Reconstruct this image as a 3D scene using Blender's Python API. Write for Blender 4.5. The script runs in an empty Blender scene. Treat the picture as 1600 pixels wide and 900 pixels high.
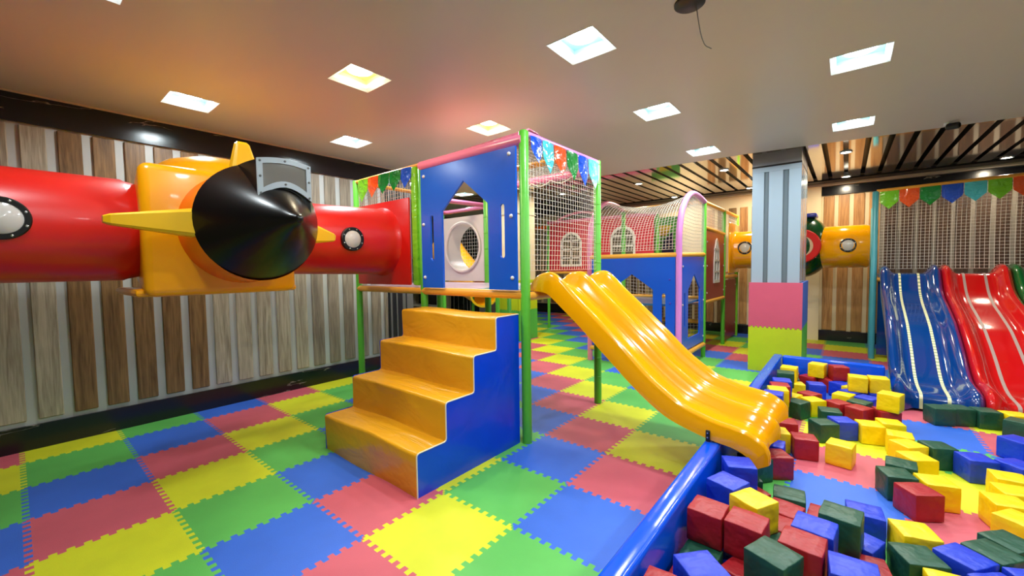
import bpy, bmesh, math, random
from mathutils import Vector, Matrix, Quaternion
random.seed(7)
PI = math.pi
SC = bpy.context.scene
COL = SC.collection

# ------------------------------------------------------------------ materials
def srgb(r, g, b):
    def f(c):
        c /= 255.0
        return c / 12.92 if c <= 0.04045 else ((c + 0.055) / 1.055) ** 2.4
    return (f(r), f(g), f(b), 1.0)

def new_mat(name):
    m = bpy.data.materials.new(name); m.use_nodes = True
    nt = m.node_tree; b = nt.nodes['Principled BSDF']
    return m, nt, b

def N(nt, t, **kw):
    n = nt.nodes.new(t)
    for k, v in kw.items():
        setattr(n, k, v)
    return n

def mth(nt, op, a, b=None, c=None):
    n = nt.nodes.new('ShaderNodeMath'); n.operation = op
    for i, x in enumerate((a, b, c)):
        if x is None: continue
        if isinstance(x, (int, float)): n.inputs[i].default_value = x
        else: nt.links.new(x, n.inputs[i])
    return n.outputs[0]

def plain(name, col, rough=0.4, metal=0.0, var=0.06, vscale=6.0, bump=0.0, bscale=40.0, coat=0.0, spec=0.5, trans=0.0):
    """simple surface: a colour with slight uneven tone, gloss and optional fine bump"""
    m, nt, b = new_mat(name)
    tc = N(nt, 'ShaderNodeTexCoord')
    if var > 0:
        nz = N(nt, 'ShaderNodeTexNoise'); nz.inputs['Scale'].default_value = vscale; nz.inputs['Detail'].default_value = 3
        nt.links.new(tc.outputs['Object'], nz.inputs['Vector'])
        mx = N(nt, 'ShaderNodeMix', data_type='RGBA')
        mx.inputs[6].default_value = [max(0, c * (1 - var)) for c in col[:3]] + [1]
        mx.inputs[7].default_value = [min(1, c * (1 + var)) for c in col[:3]] + [1]
        nt.links.new(nz.outputs['Fac'], mx.inputs[0]); nt.links.new(mx.outputs[2], b.inputs['Base Color'])
    else:
        b.inputs['Base Color'].default_value = col
    b.inputs['Roughness'].default_value = rough
    b.inputs['Metallic'].default_value = metal
    b.inputs['Specular IOR Level'].default_value = spec
    b.inputs['Coat Weight'].default_value = coat
    b.inputs['Coat Roughness'].default_value = 0.05
    if bump > 0:
        n2 = N(nt, 'ShaderNodeTexNoise'); n2.inputs['Scale'].default_value = bscale; n2.inputs['Detail'].default_value = 2
        nt.links.new(tc.outputs['Object'], n2.inputs['Vector'])
        bp = N(nt, 'ShaderNodeBump'); bp.inputs['Strength'].default_value = bump; bp.inputs['Distance'].default_value = 0.02
        nt.links.new(n2.outputs['Fac'], bp.inputs['Height']); nt.links.new(bp.outputs['Normal'], b.inputs['Normal'])
    return m

def emitter(name, col, strength):
    m, nt, b = new_mat(name)
    b.inputs['Base Color'].default_value = (0.8, 0.8, 0.8, 1)
    b.inputs['Emission Color'].default_value = col
    b.inputs['Emission Strength'].default_value = strength
    return m

def wood(name, c1, c2, rough=0.45):
    m, nt, b = new_mat(name)
    ge = N(nt, 'ShaderNodeNewGeometry'); mp = N(nt, 'ShaderNodeMapping')
    mp.inputs['Scale'].default_value = (14, 14, 0.9)
    nt.links.new(ge.outputs['Position'], mp.inputs['Vector'])
    nz = N(nt, 'ShaderNodeTexNoise'); nz.inputs['Scale'].default_value = 1.6; nz.inputs['Detail'].default_value = 5; nz.inputs['Distortion'].default_value = 1.2
    nt.links.new(mp.outputs[0], nz.inputs['Vector'])
    n2 = N(nt, 'ShaderNodeTexNoise'); n2.inputs['Scale'].default_value = 6.0; n2.inputs['Detail'].default_value = 4
    nt.links.new(mp.outputs[0], n2.inputs['Vector'])
    ad = mth(nt, 'ADD', mth(nt, 'MULTIPLY', nz.outputs['Fac'], 0.65), mth(nt, 'MULTIPLY', n2.outputs['Fac'], 0.35))
    rp = N(nt, 'ShaderNodeValToRGB'); nt.links.new(ad, rp.inputs[0])
    rp.color_ramp.elements[0].position = 0.36; rp.color_ramp.elements[0].color = c1
    rp.color_ramp.elements[1].position = 0.62; rp.color_ramp.elements[1].color = c2
    nt.links.new(rp.outputs[0], b.inputs['Base Color'])
    b.inputs['Roughness'].default_value = rough
    bp = N(nt, 'ShaderNodeBump'); bp.inputs['Strength'].default_value = 0.25; bp.inputs['Distance'].default_value = 0.01
    nt.links.new(ad, bp.inputs['Height']); nt.links.new(bp.outputs[0], b.inputs['Normal'])
    return m

def marble(name):
    m, nt, b = new_mat(name)
    ge = N(nt, 'ShaderNodeNewGeometry'); mp = N(nt, 'ShaderNodeMapping')
    mp.inputs['Scale'].default_value = (0.5, 0.5, 3.2); mp.inputs['Rotation'].default_value = (0.9, 0.5, 0.4)
    nt.links.new(ge.outputs['Position'], mp.inputs['Vector'])
    def vein(sc, lo, dist):
        nz = N(nt, 'ShaderNodeTexNoise'); nz.inputs['Scale'].default_value = sc; nz.inputs['Detail'].default_value = 5; nz.inputs['Distortion'].default_value = dist
        nt.links.new(mp.outputs[0], nz.inputs['Vector'])
        a = mth(nt, 'ABSOLUTE', mth(nt, 'SUBTRACT', nz.outputs['Fac'], 0.5))
        return mth(nt, 'SUBTRACT', 1.0, mth(nt, 'MINIMUM', mth(nt, 'DIVIDE', a, lo), 1.0))
    msk = N(nt, 'ShaderNodeTexNoise'); msk.inputs['Scale'].default_value = 1.3
    nt.links.new(mp.outputs[0], msk.inputs['Vector'])
    gate = mth(nt, 'GREATER_THAN', msk.outputs['Fac'], 0.54)
    v = mth(nt, 'MULTIPLY', vein(1.7, 0.007, 0.3), gate)
    mx = N(nt, 'ShaderNodeMix', data_type='RGBA')
    mx.inputs[6].default_value = (0.006, 0.006, 0.009, 1); mx.inputs[7].default_value = (0.28, 0.26, 0.22, 1)
    nt.links.new(v, mx.inputs[0]); nt.links.new(mx.outputs[2], b.inputs['Base Color'])
    b.inputs['Roughness'].default_value = 0.2
    return m

def mat_floor(name):
    """interlocking foam tiles, 0.6 m, four colours running in diagonals, toothed joints"""
    m, nt, b = new_mat(name)
    ge = N(nt, 'ShaderNodeNewGeometry'); sp = N(nt, 'ShaderNodeSeparateXYZ')
    nt.links.new(ge.outputs['Position'], sp.inputs[0])
    u = mth(nt, 'DIVIDE', sp.outputs['X'], 0.6); v = mth(nt, 'DIVIDE', sp.outputs['Y'], 0.6)
    def teeth(t, o):
        # dovetail: the tooth is a little wider at its tip
        s = mth(nt, 'SINE', mth(nt, 'MULTIPLY', t, 2 * PI * 9))
        return mth(nt, 'MULTIPLY', mth(nt, 'SIGN', s), 0.027)
    uu = mth(nt, 'ADD', u, teeth(v, u)); vv = mth(nt, 'ADD', v, teeth(u, v))
    k = mth(nt, 'FLOORED_MODULO', mth(nt, 'ADD', mth(nt, 'ADD', mth(nt, 'FLOOR', uu), mth(nt, 'FLOOR', vv)), 3.0), 4.0)
    rp = N(nt, 'ShaderNodeValToRGB'); rp.color_ramp.interpolation = 'CONSTANT'
    e = rp.color_ramp.elements
    cols = [srgb(224, 230, 40), srgb(98, 192, 88), srgb(58, 112, 220), srgb(214, 98, 112)]
    e[0].position = 0.0; e[0].color = cols[0]
    e[1].position = 0.25; e[1].color = cols[1]
    for p, c in ((0.5, cols[2]), (0.75, cols[3])):
        x = e.new(p); x.color = c
    nt.links.new(mth(nt, 'ADD', mth(nt, 'DIVIDE', k, 4.0), 0.06), rp.inputs[0])
    nz = N(nt, 'ShaderNodeTexNoise'); nz.inputs['Scale'].default_value = 2.2; nz.inputs['Detail'].default_value = 5
    nt.links.new(ge.outputs['Position'], nz.inputs['Vector'])
    mx = N(nt, 'ShaderNodeMix', data_type='RGBA', blend_type='MULTIPLY'); mx.inputs[0].default_value = 1.0
    r2 = N(nt, 'ShaderNodeValToRGB'); r2.color_ramp.elements[0].position = 0.3; r2.color_ramp.elements[0].color = (0.84, 0.84, 0.84, 1)
    r2.color_ramp.elements[1].position = 0.65; r2.color_ramp.elements[1].color = (1, 1, 1, 1)
    nt.links.new(nz.outputs['Fac'], r2.inputs[0])
    nt.links.new(rp.outputs[0], mx.inputs[6]); nt.links.new(r2.outputs[0], mx.inputs[7])
    # fine dark seam where two tiles meet
    nt.links.new(mx.outputs[2], b.inputs['Base Color'])
    b.inputs['Roughness'].default_value = 0.5
    n3 = N(nt, 'ShaderNodeTexNoise'); n3.inputs['Scale'].default_value = 160
    nt.links.new(ge.outputs['Position'], n3.inputs['Vector'])
    bp = N(nt, 'ShaderNodeBump'); bp.inputs['Strength'].default_value = 0.15; bp.inputs['Distance'].default_value = 0.004
    nt.links.new(n3.outputs['Fac'], bp.inputs['Height']); nt.links.new(bp.outputs[0], b.inputs['Normal'])
    return m

def mat_vinyl(name, col, rough=0.28, wr=0.35, scale=(3, 3, 9)):
    """soft vinyl cover with long shallow wrinkles"""
    m, nt, b = new_mat(name)
    tc = N(nt, 'ShaderNodeTexCoord'); mp = N(nt, 'ShaderNodeMapping'); mp.inputs['Scale'].default_value = scale
    nt.links.new(tc.outputs['Object'], mp.inputs['Vector'])
    nz = N(nt, 'ShaderNodeTexNoise'); nz.inputs['Scale'].default_value = 1.3; nz.inputs['Detail'].default_value = 3; nz.inputs['Distortion'].default_value = 0.6
    nt.links.new(mp.outputs[0], nz.inputs['Vector'])
    bp = N(nt, 'ShaderNodeBump'); bp.inputs['Strength'].default_value = wr; bp.inputs['Distance'].default_value = 0.05
    nt.links.new(nz.outputs['Fac'], bp.inputs['Height']); nt.links.new(bp.outputs[0], b.inputs['Normal'])
    mx = N(nt, 'ShaderNodeMix', data_type='RGBA')
    mx.inputs[6].default_value = [c * 0.9 for c in col[:3]] + [1]; mx.inputs[7].default_value = [min(1, c * 1.08) for c in col[:3]] + [1]
    nt.links.new(nz.outputs['Fac'], mx.inputs[0]); nt.links.new(mx.outputs[2], b.inputs['Base Color'])
    b.inputs['Roughness'].default_value = rough
    return m

M = {}
M['floor'] = mat_floor('foam_tiles')
M['ceiling'] = plain('ceiling_paint', srgb(200, 200, 196), 0.4, var=0.02, vscale=1.0)
M['wallgrey'] = plain('wall_grey_green', srgb(190, 198, 196), 0.4, var=0.03, vscale=2)
M['cream'] = plain('wall_cream', srgb(226, 208, 172), 0.5, var=0.03, vscale=2)
M['woodlight'] = wood('plank_ash', srgb(138, 130, 110), srgb(190, 184, 162))
M['woodbrown'] = wood('plank_brown', srgb(94, 68, 38), srgb(146, 114, 72))
M['woodgrey'] = wood('plank_grey', srgb(112, 104, 90), srgb(156, 148, 130))
M['woodwarm'] = wood('plank_oak', srgb(150, 104, 58), srgb(196, 148, 92))
M['wooddark'] = wood('plank_walnut', srgb(58, 40, 31), srgb(94, 69, 53))
M['marble'] = marble('black_marble')
M['black'] = plain('black_paint', srgb(14, 13, 15), 0.4, var=0)
M['mirror'] = plain('mirror_slat', (0.58, 0.53, 0.48, 1), 0.08, metal=0.9, var=0.05, vscale=2)
M['pane'] = plain('window_pane', srgb(96, 88, 76), 0.12, var=0.25, vscale=5, coat=0.3)  # dark brown stands in for the dim interior seen through the windows
M['batten'] = plain('batten_grey', srgb(150, 140, 128), 0.5, var=0.04)
M['panelyellow'] = plain('panel_yellow', srgb(222, 206, 40), 0.4)
M['panelnavy'] = plain('panel_navy', srgb(16, 40, 78), 0.4)
M['trim'] = plain('pale_trim', srgb(196, 184, 164), 0.4, var=0)
M['darkpanel'] = plain('dark_panel', srgb(34, 34, 36), 0.3, var=0.1)
M['midgrey'] = plain('grey_panel', srgb(112, 114, 114), 0.35, var=0.05)
M['colblue'] = plain('column_blue_grey', srgb(158, 176, 190), 0.16, var=0.03, vscale=2, coat=0.3)
M['colcap'] = plain('column_cap', srgb(136, 140, 146), 0.3, var=0.03)
M['colgroove'] = plain('column_groove', srgb(96, 110, 118), 0.4, var=0)
M['redgloss'] = plain('red_plastic', srgb(206, 24, 18), 0.33, var=0.03, coat=0.1)
M['yellowgloss'] = plain('golden_plastic', srgb(246, 164, 4), 0.28, var=0.03, vscale=2, coat=0.2)
M['orangeslide'] = plain('amber_plastic', srgb(246, 166, 0), 0.14, var=0.03, vscale=2, coat=0.7)
M['finyellow'] = plain('fin_yellow', srgb(240, 186, 14), 0.3, var=0.02, coat=0.3)
M['orangered'] = plain('collar_orange', srgb(236, 100, 12), 0.2, var=0.03, coat=0.4)  # collar's red tint is a reflection put into the colour; rail end shares it
M['blackgloss'] = plain('black_plastic', srgb(8, 8, 9), 0.3, var=0, coat=0.08, spec=0.35)
M['blackrub'] = plain('black_ring', srgb(16, 16, 17), 0.35, var=0)
M['silver'] = plain('silver_frame', srgb(188, 198, 206), 0.3, metal=0.3, var=0)
M['chrome'] = plain('chrome_bolt', srgb(220, 220, 220), 0.2, metal=1.0, var=0)
M['dome'] = plain('pale_dome', srgb(200, 196, 192), 0.12, var=0.02, coat=0.3)
M['smoke'] = plain('smoked_window', srgb(138, 134, 128), 0.08, var=0.15, vscale=3, coat=0.5)
M['greenpost'] = plain('green_foam', srgb(88, 180, 52), 0.35, var=0.05, vscale=8, bump=0.1)
M['limevinyl'] = mat_vinyl('lime_vinyl', srgb(122, 196, 46), 0.2)
M['greendark'] = plain('green_post_shade', srgb(70, 150, 52), 0.35, var=0.05)
M['railyel'] = plain('rail_yellow', srgb(238, 170, 64), 0.3, var=0.05, vscale=10)
M['bluepanel'] = plain('blue_panel', srgb(22, 92, 216), 0.24, var=0.04, vscale=2)
M['bluestair'] = mat_vinyl('blue_vinyl', srgb(2, 66, 216), 0.22, 0.3, (2, 2, 2))
M['stairyel'] = mat_vinyl('amber_vinyl', srgb(228, 164, 30), 0.24, 0.42, (2.2, 7, 4))
M['seam'] = plain('pale_seam', srgb(230, 220, 200), 0.5, var=0)
M['pitblue'] = mat_vinyl('pit_vinyl', srgb(8, 84, 226), 0.16, 0.12, (1.5, 1.5, 3))
M['pink'] = plain('pink_foam', srgb(232, 130, 170), 0.28, var=0.05, vscale=8)
M['mauve'] = plain('mauve_foam', srgb(224, 142, 222), 0.3, var=0.05, vscale=8)
M['pinkvinyl'] = mat_vinyl('pink_vinyl', srgb(226, 128, 158), 0.22, 0.5, (5, 5, 5))
M['net'] = plain('white_cord', srgb(232, 226, 214), 0.6, var=0)
M['whitepanel'] = plain('white_plastic', srgb(222, 218, 214), 0.3, var=0.02)
M['redpanel'] = plain('brick_red_panel', srgb(196, 42, 56), 0.35, var=0.05)
M['maroon'] = plain('maroon_panel', srgb(150, 44, 42), 0.35, var=0.05)
M['deckpad'] = mat_vinyl('deck_pad', srgb(196, 170, 190), 0.25, 0.2)
M['deckblue'] = mat_vinyl('deck_pad_blue', srgb(60, 110, 150), 0.25, 0.2)
M['tealpost'] = plain('teal_foam', srgb(74, 164, 180), 0.35, var=0.05)
M['slideblue'] = plain('blue_slide', srgb(6, 60, 130), 0.12, var=0.03, vscale=2, coat=0.8)
M['slidered'] = plain('red_slide', srgb(206, 20, 22), 0.12, var=0.03, vscale=2, coat=0.8)
M['slidegreen'] = plain('green_slide', srgb(12, 104, 48), 0.12, var=0.03, vscale=2, coat=0.8)
def dashed(name, c1, c2, f):
    m, nt, b = new_mat(name)
    ge = N(nt, 'ShaderNodeNewGeometry'); sp = N(nt, 'ShaderNodeSeparateXYZ'); nt.links.new(ge.outputs['Position'], sp.inputs[0])
    k = mth(nt, 'GREATER_THAN', mth(nt, 'SINE', mth(nt, 'MULTIPLY', sp.outputs['Y'], 2 * PI * f)), -0.1)
    mx = N(nt, 'ShaderNodeMix', data_type='RGBA'); mx.inputs[6].default_value = c1; mx.inputs[7].default_value = c2
    nt.links.new(k, mx.inputs[0]); nt.links.new(mx.outputs[2], b.inputs['Base Color']); b.inputs['Roughness'].default_value = 0.5
    return m
M['stripeyel'] = dashed('dashed_stripe', srgb(176, 186, 140), srgb(250, 240, 190), 22)
M['stripegrey'] = plain('grey_stripe', srgb(176, 150, 140), 0.5, var=0.0)
M['spheregreen'] = plain('dark_green_shell', srgb(14, 62, 26), 0.18, var=0.03, coat=0.5)
M['capblue'] = plain('blue_cap', srgb(50, 66, 190), 0.25, var=0.03)
M['ringred'] = plain('red_ring', srgb(206, 34, 30), 0.3, var=0.03)
M['beige'] = plain('beige_face', srgb(206, 176, 146), 0.4, var=0.03)
M['padpink'] = plain('mat_pink', srgb(206, 84, 112), 0.55, var=0.05, bump=0.1, bscale=120)
M['padyellow'] = plain('mat_lime_yellow', srgb(190, 206, 24), 0.5, var=0.05, bump=0.1, bscale=120)
M['padblue'] = plain('mat_blue', srgb(56, 104, 206), 0.5, var=0.05, bump=0.1, bscale=120)
M['padgreen'] = plain('mat_green', srgb(86, 182, 74), 0.5, var=0.05, bump=0.1, bscale=120)
M['lightframe'] = plain('light_frame', srgb(228, 238, 238), 0.4, var=0)
M['lightbox'] = plain('light_box', srgb(206, 236, 240), 0.5, var=0)
M['lightboxwarm'] = plain('light_box_warm', srgb(240, 228, 184), 0.5, var=0)
M['fob_yellow'] = plain('foam_yellow', srgb(246, 208, 6), 0.42, var=0.05, vscale=9, bump=0.6, bscale=14)
M['fob_red'] = plain('foam_red', srgb(164, 26, 34), 0.42, var=0.08, vscale=9, bump=0.6, bscale=14)
M['fob_blue'] = plain('foam_blue', srgb(24, 58, 198), 0.42, var=0.08, vscale=9, bump=0.6, bscale=14)
M['fob_green'] = plain('foam_green', srgb(26, 78, 56), 0.42, var=0.10, vscale=9, bump=0.6, bscale=14)
for k, c in (('lime', (124, 206, 40)), ('orange', (240, 92, 32)), ('green', (22, 136, 52)), ('blue', (28, 84, 214)), ('cyan', (84, 208, 222))):
    M['flag_' + k] = mat_vinyl('flag_' + k, srgb(*c), 0.15, 0.6, (7, 7, 7))
M['tinsel'] = plain('black_tinsel', srgb(12, 20, 22), 0.12, metal=0.6, var=0.2, bump=1.0, bscale=30)
M['lampw'] = emitter('lamp_cool', (0.72, 0.94, 1.0, 1), 14.0)
M['lampy'] = emitter('lamp_warm', (1.0, 0.88, 0.55, 1), 13.0)
M['spot'] = emitter('spot_warm', (1.0, 0.88, 0.66, 1), 60.0)

# ------------------------------------------------------------------ mesh builder
class MB:
    """collects shapes and links them as ONE mesh object"""
    def __init__(s):
        s.v = []; s.f = []; s.mi = []; s.sm = []; s.mats = []
    def m(s, key):
        if key not in s.mats: s.mats.append(key)
        return s.mats.index(key)
    def add(s, vs, fs, key, smooth=False):
        o = len(s.v); k = s.m(key)
        s.v += [tuple(v) for v in vs]
        for f in fs:
            s.f.append([i + o for i in f]); s.mi.append(k); s.sm.append(smooth)
        return s
    def box(s, lo, hi, key):
        x0, y0, z0 = lo; x1, y1, z1 = hi
        vs = [(x0, y0, z0), (x1, y0, z0), (x1, y1, z0), (x0, y1, z0), (x0, y0, z1), (x1, y0, z1), (x1, y1, z1), (x0, y1, z1)]
        return s.add(vs, [(3, 2, 1, 0), (4, 5, 6, 7), (0, 1, 5, 4), (1, 2, 6, 5), (2, 3, 7, 6), (3, 0, 4, 7)], key)
    def rbox(s, lo, hi, r, key, seg=2, mat=None, smooth=True):
        bm = bmesh.new(); bmesh.ops.create_cube(bm, size=1.0)
        d = [hi[i] - lo[i] for i in range(3)]; c = [(hi[i] + lo[i]) / 2 for i in range(3)]
        for v in bm.verts: v.co = Vector((v.co.x * d[0], v.co.y * d[1], v.co.z * d[2]))
        bmesh.ops.bevel(bm, geom=list(bm.edges), offset=min(r, min(d) * 0.49), segments=seg, profile=0.5, affect='EDGES')
        for v in bm.verts:
            p = v.co + Vector(c)
            v.co = mat @ p if mat else p
        s.bm(bm, key, smooth); return s
    def bm(s, bm, key, smooth=True):
        bm.verts.index_update()
        s.add([v.co for v in bm.verts], [[v.index for v in f.verts] for f in bm.faces], key, smooth); bm.free()
    def loft(s, rings, key, closed=True, caps=True, smooth=True):
        n = len(rings[0]); vs = [p for r in rings for p in r]; fs = []
        for i in range(len(rings) - 1):
            for j in range(n if closed else n - 1):
                a = i * n + j; b = i * n + (j + 1) % n
                fs.append((a, b, b + n, a + n))
        o = len(s.v); s.add(vs, fs, key, smooth)
        if caps and closed:
            k = s.m(key); L = (len(rings) - 1) * n
            s.f.append([o + j for j in range(n)][::-1]); s.mi.append(k); s.sm.append(False)
            s.f.append([o + L + j for j in range(n)]); s.mi.append(k); s.sm.append(False)
        return s
    def tube(s, pts, r, key, n=10, caps=True):
        pts = [Vector(p) for p in pts]; rings = []
        up = None
        for i, p in enumerate(pts):
            if i == 0: t = pts[1] - p
            elif i == len(pts) - 1: t = p - pts[i - 1]
            else: t = (pts[i + 1] - p).normalized() + (p - pts[i - 1]).normalized()
            t.normalize()
            if up is None: up = t.orthogonal().normalized()
            up = (up - t * up.dot(t)).normalized(); w = t.cross(up)
            rr = r[i] if isinstance(r, (list, tuple)) else r
            rings.append([p + (up * math.cos(a) + w * math.sin(a)) * rr for a in [2 * PI * j / n for j in range(n)]])
        return s.loft(rings, key, True, caps, n > 5)
    def lathe(s, prof, org, axis, key, n=32, smooth=True):
        """prof: (distance along axis, radius)"""
        ax = Vector(axis).normalized(); u = ax.orthogonal().normalized(); w = ax.cross(u); org = Vector(org)
        rings = [[org + ax * d + (u * math.cos(2 * PI * j / n) + w * math.sin(2 * PI * j / n)) * max(r, 1e-5) for j in range(n)] for d, r in prof]
        return s.loft(rings, key, True, False, smooth)
    def prism(s, poly, d, key):
        """poly: list of 3D points in a plane, d: extrusion vector"""
        n = len(poly); d = Vector(d); a = [Vector(p) for p in poly]; b = [p + d for p in a]
        fs = [list(range(n))[::-1], [n + i for i in range(n)]] + [(i, (i + 1) % n, n + (i + 1) % n, n + i) for i in range(n)]
        return s.add(a + b, fs, key)
    def cord(s, a, b, r, key='net'):
        return s.tube([a, b], r, key, n=3, caps=False)
    def build(s, name, parent=None, auto=True):
        me = bpy.data.meshes.new(name); me.from_pydata(s.v, [], s.f)
        for k in s.mats: me.materials.append(M[k])
        for p, k, sm in zip(me.polygons, s.mi, s.sm): p.material_index = k; p.use_smooth = sm
        me.update()
        bm = bmesh.new(); bm.from_mesh(me); bmesh.ops.recalc_face_normals(bm, faces=bm.faces); bm.to_mesh(me); bm.free()
        if auto and any(s.sm):
            try: me.set_sharp_from_angle(angle=math.radians(40))
            except Exception: pass
        o = bpy.data.objects.new(name, me); COL.objects.link(o)
        if parent is not None:
            o.parent = parent
            o.matrix_parent_inverse = Matrix.Translation(-Vector(parent.location)) if parent.location.length > 0 and parent.parent is None else Matrix.Identity(4)
        return o

def tag(o, label=None, cat=None, group=None, kind=None):
    if label: o['label'] = label
    if cat: o['category'] = cat
    if group: o['group'] = group
    if kind: o['kind'] = kind
    return o

def thing(name, loc, label, cat, group=None):
    o = bpy.data.objects.new(name, None); COL.objects.link(o); o.location = loc; o.empty_display_size = 0.1
    return tag(o, label, cat, group)

def structure(mb, name):
    return tag(mb.build(name), kind='structure')

def flat_panel(mb, outer, holes, to3, thick, key):
    """a board with cut-outs: outlines in 2D, to3 maps (a, b, depth) to 3D"""
    cu = bpy.data.curves.new('outline', 'CURVE'); cu.dimensions = '2D'; cu.fill_mode = 'BOTH'; cu.extrude = 0.5
    for poly in [outer] + holes:
        sp = cu.splines.new('POLY'); sp.points.add(len(poly) - 1); sp.use_cyclic_u = True
        for p, (a, b) in zip(sp.points, poly): p.co = (a, b, 0, 1)
    ob = bpy.data.objects.new('outline', cu); COL.objects.link(ob)
    dg = bpy.context.evaluated_depsgraph_get(); me = ob.evaluated_get(dg).to_mesh()
    vs = [to3(v.co.x, v.co.y, v.co.z * thick) for v in me.vertices]
    fs = [list(p.vertices) for p in me.polygons]
    ob.evaluated_get(dg).to_mesh_clear(); bpy.data.objects.remove(ob); bpy.data.curves.remove(cu)
    # weld the seam vertices
    bm = bmesh.new(); bv = [bm.verts.new(v) for v in vs]
    for f in fs:
        try: bm.faces.new([bv[i] for i in f])
        except ValueError: pass
    bmesh.ops.remove_doubles(bm, verts=bm.verts, dist=1e-5)
    mb.bm(bm, key, False)

def arc(cx, cy, r, a0, a1, n=16):
    return [(cx + r * math.cos(a0 + (a1 - a0) * i / n), cy + r * math.sin(a0 + (a1 - a0) * i / n)) for i in range(n + 1)]

def slot(cx, z0, z1, w):
    return arc(cx, z0 + w, w, PI, 2 * PI, 8) + arc(cx, z1 - w, w, 0, PI, 8)

def spline(pts, sub=4):
    out = []
    P = [Vector(p) for p in pts]
    for i in range(len(P) - 1):
        p0 = P[max(i - 1, 0)]; p1 = P[i]; p2 = P[i + 1]; p3 = P[min(i + 2, len(P) - 1)]
        for k in range(sub):
            t = k / sub
            out.append(0.5 * ((2 * p1) + (p2 - p0) * t + (2 * p0 - 5 * p1 + 4 * p2 - p3) * t * t + (3 * p1 - p0 - 3 * p2 + p3) * t ** 3))
    out.append(P[-1]); return out

def net_quad(mb, o, du, dv, cell, r=0.0022, sag=None):
    """flat square-mesh net spanning o + s*du + t*dv"""
    o = Vector(o); du = Vector(du); dv = Vector(dv)
    nu = max(1, round(du.length / cell)); nv = max(1, round(dv.length / cell))
    def P(s, t):
        p = o + du * s + dv * t
        if sag: p = p + Vector(sag) * (4 * s * (1 - s)) * (4 * t * (1 - t))
        return p
    K = 6 if sag else 1
    for i in range(nu + 1):
        mb.tube([P(i / nu, k / K) for k in range(K + 1)], r, 'net', n=3, caps=False)
    for j in range(nv + 1):
        mb.tube([P(k / K, j / nv) for k in range(K + 1)], r, 'net', n=3, caps=False)

def net_grid(mb, fn, nu, nv, r=0.0022):
    """net over a curved sheet fn(s, t)"""
    for i in range(nu + 1):
        mb.tube([fn(i / nu, j / nv) for j in range(nv + 1)], r, 'net', n=3, caps=False)
    for j in range(nv + 1):
        mb.tube([fn(i / nu, j / nv) for i in range(nu + 1)], r, 'net', n=3, caps=False)
# ------------------------------------------------------------------ the room
ZC = 3.05
XW = -2.75
mb = MB(); mb.box((-6.6, -4.6, -0.06), (7.1, 10.5, 0.0), 'floor'); structure(mb, 'floor')

# ceiling with square holes for the recessed lights
LIGHTS = [(-1.935, -0.09, 'w'), (-0.375, 0.66, 'y'), (1.225, 1.405, 'w'), (-1.95, 1.47, 'w'), (-0.39, 2.21, 'y'),
          (1.19, 2.97, 'w'), (2.735, 2.94, 'w'), (1.16, 4.80, 'w'), (2.71, 4.77, 'w'),
          (2.735, 1.38, 'w'), (1.21, -0.15, 'w'), (-0.38, -0.9, 'w'), (2.735, -0.2, 'w'), (4.3, 1.4, 'w'), (4.3, 2.95, 'w'), (4.3, 4.77, 'w'),
          (4.3, -0.2, 'w'), (-1.93, 4.70, 'w'), (-1.95, 3.0, 'w'), (-3.5, 3.35, 'w'), (-3.5, 4.86, 'w'), (-5.0, 3.4, 'w')]
HS = 0.172
YE = 5.06
xs = sorted({-6.6, 7.1} | {round(x + s * HS, 4) for x, y, c in LIGHTS for s in (-1, 1)})
ys = sorted({-4.6, YE} | {round(y + s * HS, 4) for x, y, c in LIGHTS for s in (-1, 1)})
ys = [y for y in ys if y <= YE]
mb = MB()
for i in range(len(xs) - 1):
    for j in range(len(ys) - 1):
        cx = (xs[i] + xs[i + 1]) / 2; cy = (ys[j] + ys[j + 1]) / 2
        if any(abs(cx - x) < HS and abs(cy - y) < HS for x, y, c in LIGHTS): continue
        mb.add([(xs[i], ys[j], ZC), (xs[i + 1], ys[j], ZC), (xs[i + 1], ys[j + 1], ZC), (xs[i], ys[j + 1], ZC)], [(0, 1, 2, 3)], 'ceiling')
def edge_y(x): return 5.23 + (x + 0.56) * 0.06 if x < 1.6 else 5.36 + (x - 1.6) * 0.143
ex = [-6.6, -0.56, 1.6, 4.12, 7.1]
for a, b in zip(ex[:-1], ex[1:]):
    mb.add([(a, YE, ZC), (b, YE, ZC), (b, edge_y(b), ZC), (a, edge_y(a), ZC)], [(0, 1, 2, 3)], 'ceiling')
    mb.add([(a, edge_y(a), ZC), (b, edge_y(b), ZC), (b, edge_y(b), ZC + 0.14), (a, edge_y(a), ZC + 0.14)], [(0, 1, 2, 3)], 'black')
structure(mb, 'ceiling')

# slatted back part of the ceiling: mirror slats with black gaps between
mb = MB()
mb.box((-6.6, 5.0, ZC + 0.13), (7.1, 10.5, ZC + 0.18), 'black')
P = 0.2186
k = -40
while True:
    x = 2.65 + k * P; k += 1
    if x > 7.0: break
    if x < -4.3: continue
    mb.box((x + 0.029, 5.02, ZC + 0.005), (x + P - 0.029, 8.36, ZC + 0.02), 'mirror')
mb.box((-6.6, 8.36, ZC + 0.04), (7.1, 8.5, ZC + 0.10), 'black')
mb.box((-2.6, 8.5, ZC + 0.0), (7.1, 8.96, ZC + 0.04), 'black')
mb.box((-6.6, 5.0, ZC + 0.001), (-4.3, 10.5, ZC + 0.03), 'ceiling')
structure(mb, 'ceiling_slats')

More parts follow.
